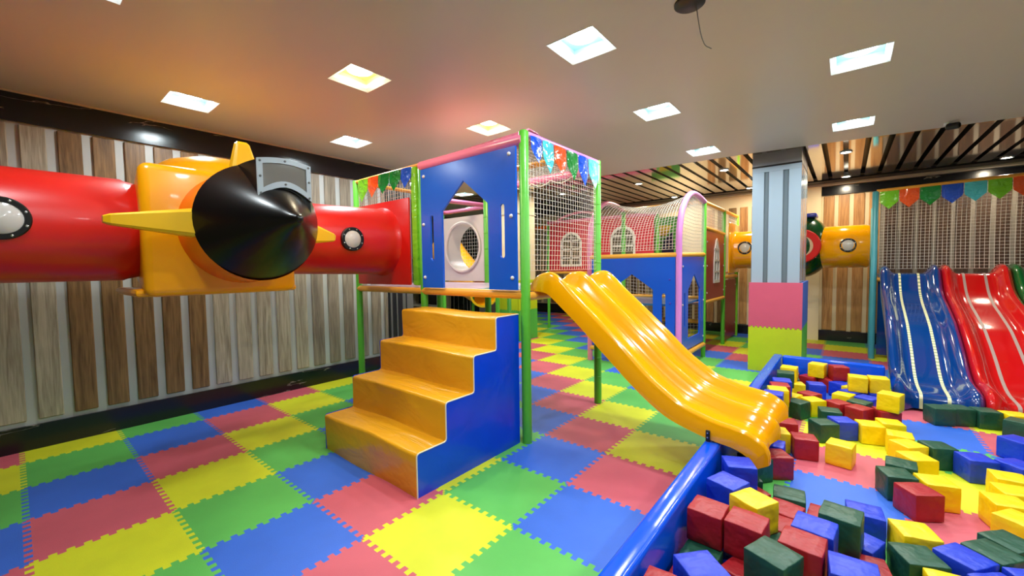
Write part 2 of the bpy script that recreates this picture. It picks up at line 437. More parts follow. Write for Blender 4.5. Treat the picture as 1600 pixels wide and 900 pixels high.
def plank_wall(mb, axis, pos, face, t0, t1, z0, z1, starts, width, keyf, thick=0.022):
    for i, s in enumerate(starts):
        a = max(s, t0); b = min(s + width, t1)
        if b - a < 0.02: continue
        if axis == 'x':   # wall plane x = pos, planks run along y
            lo = (min(pos, pos + face * thick), a, z0); hi = (max(pos, pos + face * thick), b, z1)
        else:
            lo = (a, min(pos, pos + face * thick), z0); hi = (b, max(pos, pos + face * thick), z1)
        mb.rbox(lo, hi, 0.006, keyf(i, s), seg=1, smooth=False)

mb = MB()
mb.box((XW - 0.15, -4.6, 0), (XW - 0.012, 2.46, ZC + 0.1), 'wallgrey')
st = [-1.31 + 0.2176 * k for k in range(-15, 18)]
def keyl(i, s):
    k = round((s + 1.31) / 0.2176)
    if k in (2, 3, 4, 5, 6): return 'woodbrown'
    if k >= 12: return 'woodgrey'
    if k < -3: return 'woodbrown' if (k // 4) % 2 else 'woodlight'
    return 'woodlight'
plank_wall(mb, 'x', XW - 0.012, 1, -4.5, 2.44, 0.255, 2.785, st, 0.152, keyl)
mb.box((XW - 0.15, 2.46, 0), (XW + 0.0, 2.72, ZC + 0.1), 'darkpanel')
mb.box((XW - 0.15, 2.49, 0.2), (XW + 0.015, 2.52, 2.8), 'midgrey')
mb.box((XW - 0.15, 2.60, 0.2), (XW + 0.012, 2.62, 2.8), 'midgrey')
mb.box((XW - 0.15, 2.72, 0), (XW - 0.01, 2.93, ZC + 0.1), 'midgrey')
mb.box((XW - 0.15, 2.79, 0.0), (XW + 0.0, 2.80, 2.8), 'darkpanel')
structure(mb, 'wall_left')
mb = MB(); mb.box((XW - 0.02, -4.6, 0), (XW + 0.012, 2.46, 0.212), 'marble'); structure(mb, 'baseboard_left')
mb = MB(); mb.box((XW - 0.02, -4.6, 2.80), (XW + 0.02, 2.60, 3.035), 'marble')
mb.box((XW - 0.02, -4.6, 3.035), (XW + 0.028, 2.60, ZC + 0.03), 'trim'); structure(mb, 'trim_1')

# back wall: oak planks to the right, cream pilaster, cream wall with planks behind the play house
YB = 8.95
mb = MB()
mb.box((-2.6, YB, 0), (2.3, YB + 0.15, ZC + 0.1), 'cream'); mb.box((2.3, YB, 0), (3.02, YB + 0.15, ZC + 0.1), 'cream'); mb.box((3.02, YB, 0), (7.1, YB + 0.15, ZC + 0.1), 'batten')
s1 = [2.325 + 0.222 * k for k in range(0, 22)]
plank_wall(mb, 'y', YB, -1, 2.30, 7.0, 0.21, 2.82, s1, 0.16, lambda i, s: 'woodwarm' if s < 3.0 else 'wooddark')
s2 = [0.20 + 0.222 * k for k in range(0, 8)]
plank_wall(mb, 'y', YB, -1, -2.58, 1.88, 0.21, 2.76, s2, 0.15, lambda i, s: 'woodbrown' if i % 3 else 'woodwarm')
plank_wall(mb, 'y', YB, -1, -2.58, 0.19, 0.21, 1.35, [-2.5 + 0.222 * k for k in range(13)], 0.16, lambda i, s: ('woodgrey', 'wooddark', 'woodbrown')[i % 3])
mb.box((1.92, YB - 0.10, 0), (2.28, YB + 0.02, ZC + 0.02), 'cream')
mb.box((-2.75, YB, 0), (-2.6, 10.5, ZC + 0.1), 'cream')
structure(mb, 'wall_back')
mb = MB(); mb.box((2.28, YB - 0.03, 0), (7.1, YB + 0.01, 0.20), 'marble'); mb.box((-2.6, YB - 0.03, 0), (1.92, YB + 0.01, 0.20), 'marble'); structure(mb, 'baseboard_back')
mb = MB(); mb.box((2.28, YB - 0.035, 2.835), (7.1, YB + 0.01, 3.0), 'marble'); structure(mb, 'trim_2')
mb = MB(); mb.box((-2.6, YB - 0.14, 3.005), (7.1, YB + 0.01, 3.055), 'trim'); structure(mb, 'trim_3')
# far back-left recess
mb = MB()
mb.box((-6.6, 10.3, 0), (-2.6, 10.45, ZC + 0.1), 'cream')
plank_wall(mb, 'y', 10.3, -1, -6.5, -2.62, 0.33, 2.7, [-6.5 + 0.30 * k for k in range(14)], 0.20, lambda i, s: ('woodgrey', 'woodlight', 'woodbrown')[i % 3])
structure(mb, 'wall_rear')
mb = MB(); mb.box((-6.6, 10.25, 0), (-2.75, 10.31, 0.30), 'marble'); structure(mb, 'baseboard_rear')
mb = MB(); mb.box((-6.7, -4.6, 0), (-6.55, 10.5, ZC + 0.1), 'midgrey'); structure(mb, 'wall_alcove')
mb = MB(); mb.box((7.05, -4.6, 0), (7.2, 10.5, ZC + 0.1), 'woodlight'); structure(mb, 'wall_right')
mb = MB(); mb.box((-6.6, -4.7, 0), (7.1, -4.55, ZC + 0.1), 'woodlight'); structure(mb, 'wall_front')

# dark beam crossing the slatted ceiling by the cream column
mb = MB(); mb.box((-4.3, 7.55, 2.86), (-2.2, 7.85, ZC + 0.02), 'black'); structure(mb, 'trim_4')

# columns
mb = MB()
X0, X1, Y0, Y1 = 1.63, 2.20, 5.52, 6.55
mb.box((X0 + 0.012, Y0 + 0.012, 0), (X1 - 0.012, Y1, ZC), 'colgroove')
for a, b in ((X0, 1.775), (1.83, 1.995), (2.06, X1)):
    mb.rbox((a, Y0 - 0.004, 0.0), (b, Y0 + 0.03, 2.795), 0.004, 'colblue', seg=1, smooth=False)
mb.box((X0, Y0 - 0.002, 2.795), (X1, Y0 + 0.03, 2.862), 'colblue')
mb.box((X0 - 0.004, Y0 - 0.006, 2.862), (X1 + 0.004, Y1 + 0.004, 2.885), 'black')
mb.box((X0, Y0 - 0.006, 2.885), (X1, Y1, ZC + 0.06), 'colcap')
for a, b in ((Y0, 5.72), (5.76, 6.2), (6.24, Y1)):
    mb.rbox((X1 - 0.03, a, 0.0), (X1 + 0.002, b, 2.862), 0.004, 'colblue', seg=1, smooth=False)
structure(mb, 'column')
mb = MB()
mb.box((-3.12, 5.40, 0), (-2.52, 5.98, ZC + 0.06), 'cream')
mb.box((-3.14, 5.38, 2.62), (-2.50, 6.0, 2.64), 'trim')
structure(mb, 'column')

def toothed(a0, a1, n, amp, base):
    """zig-zag joint line from a0 to a1 at height base"""
    out = []
    for i in range(n):
        t0 = a0 + (a1 - a0) * i / n; t1 = a0 + (a1 - a0) * (i + 1) / n
        s = amp if i % 2 else -amp
        out += [(t0, base + s), (t1, base + s)]
    return out
def pad(name, key, label, to3, a0, a1, z0, z1, bottom_teeth, top_teeth, th):
    mb = MB()
    lo = toothed(a0, a1, 23, 0.010, z0 + 0.004) if bottom_teeth else [(a0, z0), (a1, z0)]
    hi = toothed(a1, a0, 23, 0.010, z1) if top_teeth else [(a1, z1), (a0, z1)]
    flat_panel(mb, lo + hi, [], to3, th, key)
    return tag(mb.build(name), label, 'mat')
fr = lambda a, b, d: Vector((a, 5.497 + d, b))
sd = lambda a, b, d: Vector((2.228 + d, a, b))
pad('foam_mat', 'padyellow', 'lime yellow foam mat wrapped round foot of the grey column', fr, 1.61, 2.24, 0.0, 0.632, False, True, 0.026)
pad('foam_mat', 'padpink', 'pink foam mat on the grey column above the lime yellow mat', fr, 1.61, 2.24, 0.632, 1.26, True, False, 0.026)
pad('foam_mat', 'padgreen', 'green foam mat edge on right side of the grey column foot', sd, 5.512, 6.5, 0.0, 0.632, False, True, 0.022)
pad('foam_mat', 'padblue', 'blue foam mat edge on right side of the grey column, above the green', sd, 5.512, 6.5, 0.632, 1.26, True, False, 0.022)
fr2 = lambda a, b, d: Vector((a, 5.376 + d, b))
sd2 = lambda a, b, d: Vector((-2.50 + d, a, b))
pad('foam_mat', 'padgreen', 'green foam mat on front foot of the cream column behind the soft steps', fr2, -3.12, -2.52, 0.0, 0.632, False, True, 0.02)
pad('foam_mat', 'padyellow', 'lime foam mat facing front on the cream column under the tower deck', fr2, -3.12, -2.52, 0.632, 1.26, True, False, 0.02)
pad('foam_mat', 'padgreen', 'green foam mat on right foot of the cream column beside the green tower post', sd2, 5.37, 6.0, 0.0, 0.632, False, True, 0.02)
pad('foam_mat', 'padyellow', 'lime foam mat on right side of the cream column, beside the slide top', sd2, 5.37, 6.0, 0.632, 1.26, True, False, 0.02)

# ------------------------------------------------------------------ lights
LIGHT_LABELS = {
 0: 'cool square recessed ceiling light nearest the black wall band, above the yellow pod',
 1: 'warm square recessed ceiling light in the orange lit ceiling, left of centre',
 2: 'largest cool square recessed ceiling light, nearest the black ceiling mount',
 3: 'small cool recessed ceiling light near the tower flags on the left',
 4: 'warm recessed ceiling light just above the pink tower roof',
 5: 'cool recessed ceiling light right of the tower roof, middle of its row',
 6: 'large bluish recessed ceiling light at the upper right',
 7: 'farthest small cool recessed ceiling light left of the grey column top',
 17: 'small cool ceiling light glimpsed through the tower net', 18: 'recessed ceiling light hidden above the castle panel', 19: 'recessed ceiling light hidden behind the tower bunting', 21: 'recessed ceiling light over the alcove behind the tower', 20: 'small cool ceiling light glimpsed through the castle doorway',  # hidden and alcove lights are unseen ones, added to brighten behind the tower
 8: 'cool recessed ceiling light by the edge of the slatted ceiling, right of the grey column'}
def ceiling_light(i, x, y, c):
    lab = LIGHT_LABELS.get(i, 'recessed square ceiling light beyond the edge of the picture')
    t = thing('ceiling_light', (x, y, ZC), lab, 'ceiling light', 'recessed square ceiling lights')
    h = HS; key = 'lightbox' if c == 'w' else 'lightboxwarm'
    mb = MB(); D = 0.075
    a, b = h, h - 0.028
    A = [(x - b, y - b), (x + b, y - b), (x + b, y + b), (x - b, y + b)]
    for k in range(4):
        p, q = A[k], A[(k + 1) % 4]
        mb.add([(p[0], p[1], ZC + 0.012), (q[0], q[1], ZC + 0.012), (q[0], q[1], ZC + D), (p[0], p[1], ZC + D)], [(0, 1, 2, 3)], key)
    mb.add([(p[0], p[1], ZC + D) for p in A], [(0, 1, 2, 3)], key)
    mb.build('housing', t)
    mb = MB(); o = 0.006
    O = [(x - a - o, y - a - o), (x + a + o, y - a - o), (x + a + o, y + a + o), (x - a - o, y + a + o)]
    for k in range(4):
        p, q, r, s = O[k], O[(k + 1) % 4], A[(k + 1) % 4], A[k]
        mb.add([(p[0], p[1], ZC - 0.004), (q[0], q[1], ZC - 0.004), (r[0], r[1], ZC + 0.012), (s[0], s[1], ZC + 0.012)], [(0, 1, 2, 3)], 'lightframe')
        mb.add([(p[0], p[1], ZC - 0.004), (q[0], q[1], ZC - 0.004), (q[0], q[1], ZC + 0.001), (p[0], p[1], ZC + 0.001)], [(0, 1, 2, 3)], 'lightframe')
    mb.build('frame', t)
    mb = MB(); mb.lathe([(0, 0.02), (0.0, 0.10), (-0.012, 0.096), (-0.022, 0.07), (-0.026, 0.0)], (x + 0.0, y + 0.0, ZC + D - 0.001), (0, 0, 1), 'lampw' if c == 'w' else 'lampy', n=24)
    mb.build('lamp', t)
    L = bpy.data.lights.new('panel_light', 'AREA'); L.shape = 'DISK'; L.size = 0.19
    L.energy = (PW if c == 'w' else PY_) * (1.45 if i in (4, 5, 7, 8, 17) else 1.0)
    L.color = (0.90, 0.97, 1.0) if c == 'w' else (1.0, 0.84, 0.58)
    lo = bpy.data.objects.new('panel_light', L); COL.objects.link(lo); lo.location = (x, y, ZC + D - 0.03); lo.parent = t
    lo.matrix_parent_inverse = Matrix.Translation(-Vector(t.location))
PW = 20.0; PY_ = 19.0
for i, (x, y, c) in enumerate(LIGHTS): ceiling_light(i, x, y, c)

SPOTS = [(2.65, 6.2, 'right of the grey column, nearer one'), (2.65, 8.25, 'right of the grey column, farther one by the pale trim'),
         (1.12, 6.2, 'just left of the grey column top'), (1.15, 8.27, 'touching the left edge of the grey column'),
         (-0.35, 6.3, 'above the mauve arch, nearer one'), (-0.33, 8.3, 'above the mauve arch, farther one'),
         (-1.95, 6.2, 'seen through the tower net, upper one'), (-3.5, 8.3, 'seen through the tower net, lower one'),
         (4.5, 8.25, 'at far right above the bunting')]
for x, y, w in SPOTS:
    t = thing('downlight', (x, y, ZC), 'small warm round downlight ' + w, 'downlight', 'warm downlights in the slatted ceiling')
    mb = MB(); mb.lathe([(0.03, 0.068), (-0.006, 0.072), (-0.010, 0.066), (-0.004, 0.055), (0.02, 0.052)], (x, y, ZC), (0, 0, 1), 'silver', n=20); mb.build('ring', t)
    mb = MB(); mb.lathe([(0.012, 0.001), (0.010, 0.052), (-0.004, 0.046), (-0.012, 0.001)], (x, y, ZC), (0, 0, 1), 'spot', n=16); mb.build('lens', t)
    L = bpy.data.lights.new('spot_light', 'AREA'); L.shape = 'DISK'; L.size = 0.08; L.energy = 20.0; L.color = (1.0, 0.86, 0.64)
    lo = bpy.data.objects.new('spot_light', L); COL.objects.link(lo); lo.location = (x, y, ZC - 0.02); lo.parent = t
    lo.matrix_parent_inverse = Matrix.Translation(-Vector(t.location))

t = thing('ceiling_mount', (1.95, 1.40, ZC), 'black round ceiling mount with a loose wire hanging from it', 'ceiling mount')
mb = MB(); mb.lathe([(0, 0.085), (-0.012, 0.085), (-0.02, 0.075), (-0.024, 0.0)], (1.945, 1.395, ZC), (0, 0, 1), 'black', n=28); mb.build('base', t)
mb = MB(); mb.tube(spline([(1.975, 1.42, ZC - 0.02), (1.985, 1.425, 2.95), (2.0, 1.43, 2.86), (2.02, 1.435, 2.80), (2.045, 1.44, 2.776), (2.055, 1.44, 2.768)], 4), 0.003, 'midgrey', n=5); mb.build('wire', t)
t = thing('security_camera', (3.55, 5.45, ZC), 'small black security camera at the edge of the plain ceiling', 'camera')
mb = MB(); mb.lathe([(0, 0.03), (-0.03, 0.028), (-0.035, 0.01)], (3.52, 5.45, ZC), (0, 0, 1), 'lightframe', n=16); mb.build('mount', t)
mb = MB(); mb.lathe([(-0.01, 0.02), (0.0, 0.035), (0.09, 0.035), (0.1, 0.025)], (3.52, 5.44, ZC - 0.045), (1, -0.5, -0.1), 'black', n=16); mb.build('body', t)
# ------------------------------------------------------------------ play tower with castle front
T = thing('play_tower', (-0.7, 2.2, 0), 'green posted play tower with a blue castle front and bunting, behind the soft steps', 'play tower')
YF, YR2 = 1.58, 2.885
XR, XM, XL = 0.57, -0.78, -2.06

def post(parent, x, y, z0, z1, r, key, seams=False, name='post'):
    mb = MB()
    mb.lathe([(z0, r), (z1 - 0.01, r), (z1, r * 0.8), (z1 + 0.004, 0.0)], (x, y, 0), (0, 0, 1), key, n=16)
    if seams:
        z = z0 + 0.3
        while z < z1 - 0.05:
            mb.lathe([(z - 0.006, r * 0.98), (z - 0.003, r + 0.002), (z + 0.003, r + 0.002), (z + 0.006, r * 0.98)], (x, y, 0), (0, 0, 1), key, n=16); z += 0.21
    return mb.build(name, parent)
post(T, XR, YF, 0, 2.66, 0.042, 'greenpost')
post(T, XR, YR2, 0, 2.66, 0.040, 'greenpost', True)
post(T, XM, YF, 0, 2.62, 0.038, 'greenpost')
post(T, -1.025, 2.84, 0, 2.6, 0.042, 'greenpost', True)
post(T, -1.92, 4.05, 0, 2.62, 0.036, 'greenpost'); post(T, -3.28, 4.05, 0, 2.62, 0.036, 'greenpost'); post(T, -1.66, 4.05, 0, 1.3, 0.036, 'greendark')
for a_, b_ in (((-1.025, 2.86, 2.55), (-1.92, 4.05, 2.57)), ((-2.06, 2.885, 2.55), (-1.92, 4.05, 2.55)), ((-1.92, 4.05, 2.57), (-3.28, 4.05, 2.57)), ((-2.06, 2.885, 2.57), (-3.28, 4.05, 2.57))):
    mb = MB(); mb.tube([a_, b_], 0.036, 'pink', n=12); mb.build('rail', T)
post(T, XL, YF, 0, 2.62, 0.038, 'greenpost')
post(T, XL, YR2, 0, 2.62, 0.038, 'greenpost')
# padded lime strip beside the middle post
mb = MB(); mb.rbox((-0.93, 1.545, 1.34), (-0.835, 1.60, 2.60), 0.02, 'limevinyl')
tag(mb.build('post_sleeve', T), 'lime vinyl sleeve laced beside the middle post')

def rail(parent, a, b, r, key, name='rail'):
    mb = MB(); mb.tube([a, b], r, key, n=14); return mb.build(name, parent)
rail(T, (XL, YF, 1.285), (XM, YF, 1.285), 0.037, 'railyel'); rail(T, (XM, YF, 1.285), (XR, YF, 1.285), 0.040, 'railyel')
rail(T, (XR, YF, 1.268), (XR, YR2, 1.268), 0.038, 'railyel'); rail(T, (XL, YR2, 1.285), (XR, YR2, 1.285), 0.036, 'railyel')
rail(T, (XL, YF, 1.285), (XL, YR2, 1.285), 0.036, 'railyel')
rail(T, (XM, YF, 2.585), (XR, YF, 2.585), 0.052, 'pink'); rail(T, (XR, YF + 0.02, 2.64), (XR, YR2, 2.64), 0.028, 'mauve')
rail(T, (-0.96, YR2, 2.56), (XR, YR2, 2.56), 0.045, 'pink'); rail(T, (XM, YF, 2.6), (-0.96, YR2, 2.58), 0.04, 'pink')
rail(T, (XL, YF, 2.6), (XM, YF, 2.605), 0.024, 'railyel'); rail(T, (XL, YF, 2.6), (XL, YR2, 2.6), 0.024, 'railyel')
rail(T, (-0.86, 2.2, 2.56), (0.55, 2.25, 2.56), 0.03, 'railyel')
# slack vinyl roof edge over the front rail
mb = MB()
rows = []
for i in range(13):
    s = i / 12; x = XM + (XR - XM) * s
    hgt = 0.015 + 0.05 * s
    rows.append([(x, YF + 0.005, 2.632), (x, YF + 0.03, 2.632 + hgt * 0.7), (x, YF + 0.08, 2.635 + hgt), (x, YF + 0.20, 2.63 + hgt * 0.9), (x, YF + 0.28, 2.61 + hgt * 0.5),
                 (x, YF + 0.28, 2.60 + hgt * 0.5), (x, YF + 0.20, 2.62 + hgt), (x, YF + 0.08, 2.625 + hgt), (x, YF + 0.045, 2.622 + hgt * 0.6), (x, YF + 0.02, 2.622)])
mb.loft(rows, 'pinkvinyl'); mb.build('roof_cover', T)

# deck
mb = MB(); mb.rbox((XL, YF - 0.02, 1.29), (-0.05, YR2 + 0.02, 1.324), 0.012, 'deckpad', seg=1); mb.rbox((-0.045, YF - 0.02, 1.29), (XR - 0.10, YR2 + 0.02, 1.324), 0.012, 'deckblue', seg=1)
mb.build('deck', T)

# castle front panel with doorway and two slots
mb = MB()
outer = [(-0.725, 1.325), (-0.405, 1.325), (-0.407, 2.08), (-0.102, 2.335), (0.208, 2.092), (0.208, 1.325), (0.525, 1.325), (0.525, 2.535), (-0.725, 2.53)]
flat_panel(mb, outer, [slot(-0.56, 1.60, 2.055, 0.024), slot(0.373, 1.60, 2.07, 0.026)], lambda a, b, d: Vector((a, 1.53 + d, b)), 0.022, 'bluepanel')
cp = mb.build('castle_panel', T)
for x, z in ((-0.668, 2.455), (-0.685, 1.97), (-0.68, 1.43), (0.46, 2.478), (0.475, 1.955), (0.48, 1.43)):
    mb = MB(); mb.lathe([(-0.006, 0.017), (0.003, 0.017), (0.011, 0.011), (0.014, 0.0)], (x, 1.516, z), (0, -1, 0), 'whitepanel', n=14); tag(mb.build('bolt_cap', cp), 'pale pink bolt cap')
# white rear panel with round tunnel mouth
mb = MB()
flat_panel(mb, [(-1.99, 1.34), (-1.075, 1.34), (-1.075, 2.24), (-1.99, 2.24)], [arc(-1.50, 1.815, 0.325, 0, 2 * PI, 40)[:-1]], lambda a, b, d: Vector((a, 2.86 + d, b)), 0.02, 'whitepanel')
tag(mb.build('tunnel_panel', T), 'white panel with a round tunnel mouth')
mb = MB(); mb.lathe([(-0.02, 0.36), (-0.03, 0.345), (-0.02, 0.325), (0.26, 0.325), (0.26, 0.335), (0.0, 0.335)], (-1.50, 2.85, 1.815), (0, 1, 0), 'whitepanel', n=40)
mb.build('tunnel_ring', T)
mb = MB(); net_quad(mb, (-1.85, 3.14, 1.45), (0.7, 0, 0), (0, 0, 0.75), 0.05, 0.002); mb.build('net', T)

# nets
mb = MB(); net_quad(mb, (XR, YF + 0.04, 1.49), (0, YR2 - YF - 0.08, 0), (0, 0, 1.13), 0.045, 0.0021, sag=(0.02, 0, 0)); mb.build('net', T)
mb = MB(); net_quad(mb, (XL + 0.04, YF + 0.01, 2.28), (1.07, 0, 0), (0, 0, 0.31), 0.045, 0.0021); mb.build('net', T)
mb = MB(); net_quad(mb, (-0.86, YF + 0.25, 2.60), (1.4, 0, 0), (0, YR2 - YF - 0.28, 0), 0.05, 0.0021, sag=(0, 0, -0.05)); mb.build('roof_net', T)
mb = MB()
for k in range(5):   # net edge hanging in scallops from the rear rail
    x0 = -0.85 + 0.28 * k
    mb.tube([(x0 + 0.28 * s / 6, YR2 - 0.03, 2.53 - 0.05 * math.sin(PI * s / 6)) for s in range(7)], 0.006, 'net', n=6)
mb.build('net_edge', T)

# bunting: pointed vinyl flags
def pennant(parent, p0, p1, drop, tip, key, bulge, shoulder=0.55):
    """p0-p1 top edge, drop = length to the point, curls a little (bulge vector)"""
    p0 = Vector(p0); p1 = Vector(p1); bl = Vector(bulge)
    rows = []
    for i in range(9):
        t = i / 8; z = -drop * t
        w = 1.0 if t < shoulder else max(0.02, 1 - (t - shoulder) / (1 - shoulder))
        row = []
        for j in range(7):
            s = 0.5 + (j / 6 - 0.5) * w
            c = p0 + (p1 - p0) * s + Vector((0, 0, z)) + bl * (math.sin(PI * s) * 0.6 + t * t * 0.8 + 0.15 * math.sin(3 * t + 5 * s))
            row.append(c)
        rows.append(row)
    mb = MB(); n = 7; vs = [p for r in rows for p in r]; nrm = bl.normalized() * 0.002
    fs = [(i * n + j, i * n + j + 1, (i + 1) * n + j + 1, (i + 1) * n + j) for i in range(8) for j in range(6)]
    mb.add(vs, fs, key, True); mb.add([v + nrm for v in vs], [f[::-1] for f in fs], key, True)
    return tag(mb.build('pennant', parent), key[5:].replace('lime', 'lime green') + ' pennant')
ysr = [1.625, 1.80, 1.985, 2.20, 2.415, 2.62, 2.845]
for k, (key, tipz) in enumerate(zip(('blue', 'cyan', 'orange', 'green', 'blue', 'cyan'), (2.41, 2.35, 2.37, 2.355, 2.33, 2.335))):
    pennant(T, (XR + 0.035, ysr[k] + 0.006, 2.625), (XR + 0.035, ysr[k + 1] - 0.006, 2.625), 2.625 - tipz, 0, 'flag_' + key, (0.018, 0, 0))
xl = [-1.955, -1.735, -1.52, -1.30, -1.09, -0.90]
for k, (key, tipz) in enumerate(zip(('lime', 'orange', 'green', 'green', 'blue'), (2.33, 2.36, 2.375, 2.38, 2.385))):
    pennant(T, (xl[k] + 0.006, YF - 0.035, 2.60), (xl[k + 1] - 0.006, YF - 0.035, 2.60), 2.60 - tipz, 0, 'flag_' + key, (0, -0.018, 0), 0.5)

# ------------------------------------------------------------------ soft steps
S = thing('soft_steps', (-0.1, 1.0, 0), 'amber vinyl soft steps with blue side, leading up to the castle doorway', 'steps')
xa, xb = -0.71, 0.52
ys_ = [0.44, 0.70, 0.985, 1.245, 1.535]; zs_ = [0.30, 0.575, 0.855, 1.12]
prof = [(ys_[0], 0.0)]
for k in range(4):
    z = zs_[k]; y0 = ys_[k]; y1 = ys_[k + 1]
    r = 0.022
    for i in range(4):
        a = PI - (PI / 2) * i / 3
        prof.append((y0 + r + r * math.cos(a), z - r + r * math.sin(a)))
    if k < 3:
        for i in range(3): prof.append((y1 - 0.02 + 0.02 * math.sin(PI / 2 * i / 2), z + 0.02 * (1 - math.cos(PI / 2 * i / 2))))
prof += [(ys_[4], zs_[3]), (ys_[4], 0.0)]
mb = MB(); nx = 12
rows = []
for i in range(nx + 1):
    x = xa + (xb - xa) * i / nx
    rows.append([Vector((x, y + 0.006 * math.sin(7 * x + 9 * z), z + (0.006 * math.sin(5 * x + 3 * y) if z > 0.05 else 0))) for y, z in prof])
n = len(prof)
vs = [p for r in rows for p in r]
mb.add(vs, [(i * n + j, i * n + j + 1, (i + 1) * n + j + 1, (i + 1) * n + j) for i in range(nx) for j in range(n - 1)], 'stairyel', True)
tag(mb.build('tread_cover', S), 'amber vinyl cover over treads and risers')
for x, d, lb in ((xb + 0.001, 0.004, 'blue vinyl side'), (xa - 0.005, 0.004, 'blue vinyl side')):
    mb = MB(); mb.prism([(x, y, z) for y, z in prof], (d, 0, 0), 'bluestair'); tag(mb.build('side_panel', S), lb)
mb = MB(); mb.tube([(xb + 0.004, y, z) for y, z in prof[:-1]], 0.005, 'seam', n=6); tag(mb.build('seam', S), 'pale stitched seam')

# ------------------------------------------------------------------ airplane crawl tunnel
A = thing('airplane_tunnel', (-1.48, 0.0, 1.83), 'red crawl tunnel with a yellow airplane pod and black nose cone, along the plank wall', 'crawl tunnel')
tx, tz, tr = -1.48, 1.833, 0.37
mb = MB(); mb.lathe([(-4.5, tr), (-0.66, tr), (-0.64, tr - 0.01), (-0.5, tr - 0.04), (-0.4, 0.3)], (tx, 0, tz), (0, 1, 0), 'redgloss', n=56); tl = tag(mb.build('tunnel_tube', A), 'red tube left of the yellow pod')
mb = MB(); mb.lathe([(0.2, tr - 0.03), (1.46, tr), (1.52, tr + 0.012), (1.55, tr + 0.03)], (tx, 0, tz), (0, 1, 0), 'redgloss', n=56); trr = tag(mb.build('tunnel_tube', A), 'red tube right of the yellow pod')
mb = MB(); mb.rbox((-2.0, 1.535, 1.345), (-0.955, 1.56, 2.285), 0.01, 'redgloss', seg=2)
tag(mb.build('end_panel', A), 'red square panel fixed in the tower')
def porthole(parent, x, y, z, axis, ro, ri, nb=6):
    ax = Vector(axis)
    mb = MB(); mb.lathe([(-0.03, ro), (0.006, ro), (0.012, ro - 0.006), (0.012, ri + 0.004), (0.004, ri)], (x, y, z), axis, 'blackrub', n=36); p = mb.build('porthole', parent)
    tag(p, 'black ringed porthole')
    mb = MB(); mb.lathe([(-0.05, ri + 0.005), (0.003, ri + 0.005), (0.016, ri * 0.8), (0.026, ri * 0.45), (0.03, 0.0)], (x, y, z), axis, 'dome', n=30); tag(mb.build('porthole_dome', p), 'pale dome')
    u = ax.orthogonal().normalized(); w = ax.cross(u)
    for k in range(nb):
        a = 2 * PI * (k + 0.5) / nb; c = Vector((x, y, z)) + (u * math.cos(a) + w * math.sin(a)) * (ro + ri) / 2 + ax * 0.012
        mb = MB(); mb.lathe([(-0.004, 0.007), (0.002, 0.007), (0.005, 0.0)], c, axis, 'chrome', n=8); mb.build('bolt', p)
porthole(trr, tx + tr + 0.003, 0.97, 1.822, (1, 0, 0.0), 0.118, 0.084, 8)
porthole(tl, tx + tr + 0.003, -1.215, 1.845, (1, 0, 0.0), 0.125, 0.092, 8)

# pod body: a rounded box, narrower at the back
mb = MB()
bm = bmesh.new(); bmesh.ops.create_cube(bm, size=1.0)
x0, x1 = -1.98, -1.02
for v in bm.verts:
    f = v.co.x > 0
    hy = 0.505 if f else 0.41
    zb, zt = (1.338, 2.285) if f else (1.44, 2.16)
    v.co = Vector((x1 if f else x0, -0.115 + (1 if v.co.y > 0 else -1) * hy, zt if v.co.z > 0 else zb))
bmesh.ops.bevel(bm, geom=list(bm.edges), offset=0.062, segments=4, profile=0.5, affect='EDGES')
mb.bm(bm, 'yellowgloss', True)
mb.lathe([(-0.03, 0.46), (0.07, 0.43), (0.14, 0.34), (0.185, 0.21), (0.20, 0.10), (0.203, 0.0)], (-1.46, -0.05, 2.25), (0, 0, 1), 'yellowgloss', n=40)
mb.rbox((-1.95, -0.655, 1.345), (-1.10, 0.42, 1.40), 0.025, 'yellowgloss', seg=2)
tag(mb.build('pod_body', A), 'golden yellow boxy pod')
cy, cz = -0.005, 1.848
mb = MB(); mb.lathe([(-1.08, 0.44), (-0.98, 0.41), (-0.80, 0.40), (-0.66, 0.40)], (0, cy, cz), (1, 0, 0), 'orangered', n=56); mb.build('collar', A)
mb = MB()
pr_ = [(-0.668, 0.39), (-0.664, 0.413), (-0.655, 0.416)]
for i in range(1, 15):
    s = i / 14; d = -0.655 + 0.615 * s
    pr_.append((d, 0.416 * max(0.0, (1 - s)) ** 0.80 if s < 0.97 else 0.03))
pr_ += [(-0.03, 0.026), (-0.02, 0.014), (-0.017, 0.0)]
# nose droops slightly
mb.lathe(pr_, (0, cy, cz), (1, 0, -0.035), 'blackgloss', n=56)
cone = tag(mb.build('nose_cone', A), 'glossy black pointed nose cone')
# canopy fairing and windshield on the cone
def zt(y): return 2.245 + 0.028 * math.cos((y - 0.03) / 0.17 * 1.4)
yc = [-0.145 + 0.345 * i / 10 for i in range(11)]
mb = MB(); rings = []
for x, dz in ((-0.64, 0.015), (-0.5, 0.012), (-0.31, 0.0)):
    rings.append([Vector((x, y, zt(y) + dz)) for y in yc] + [Vector((x, y, 1.93)) for y in yc[::-1]])
mb.loft(rings, 'blackgloss', smooth=False); cf = tag(mb.build('canopy', A), 'black canopy fairing')
def zlow(y): return 2.012 + 0.085 * max(0.0, math.cos((y - 0.03) / 0.17 * 1.5))
mb = MB()
out = [(y, zt(y) + 0.006) for y in yc] + [(y, zlow(y) - 0.012) for y in yc[::-1]]
yi = [-0.112 + 0.280 * i / 10 for i in range(11)]
inn = [(y, zt(y) - 0.03) for y in yi] + [(y, zlow(y) + 0.028) for y in yi[::-1]]
flat_panel(mb, out, [inn], lambda a, b, d: Vector((-0.300 + d, a, b)), 0.016, 'silver')
ws = tag(mb.build('windshield_frame', A), 'silver windshield frame with bolts')
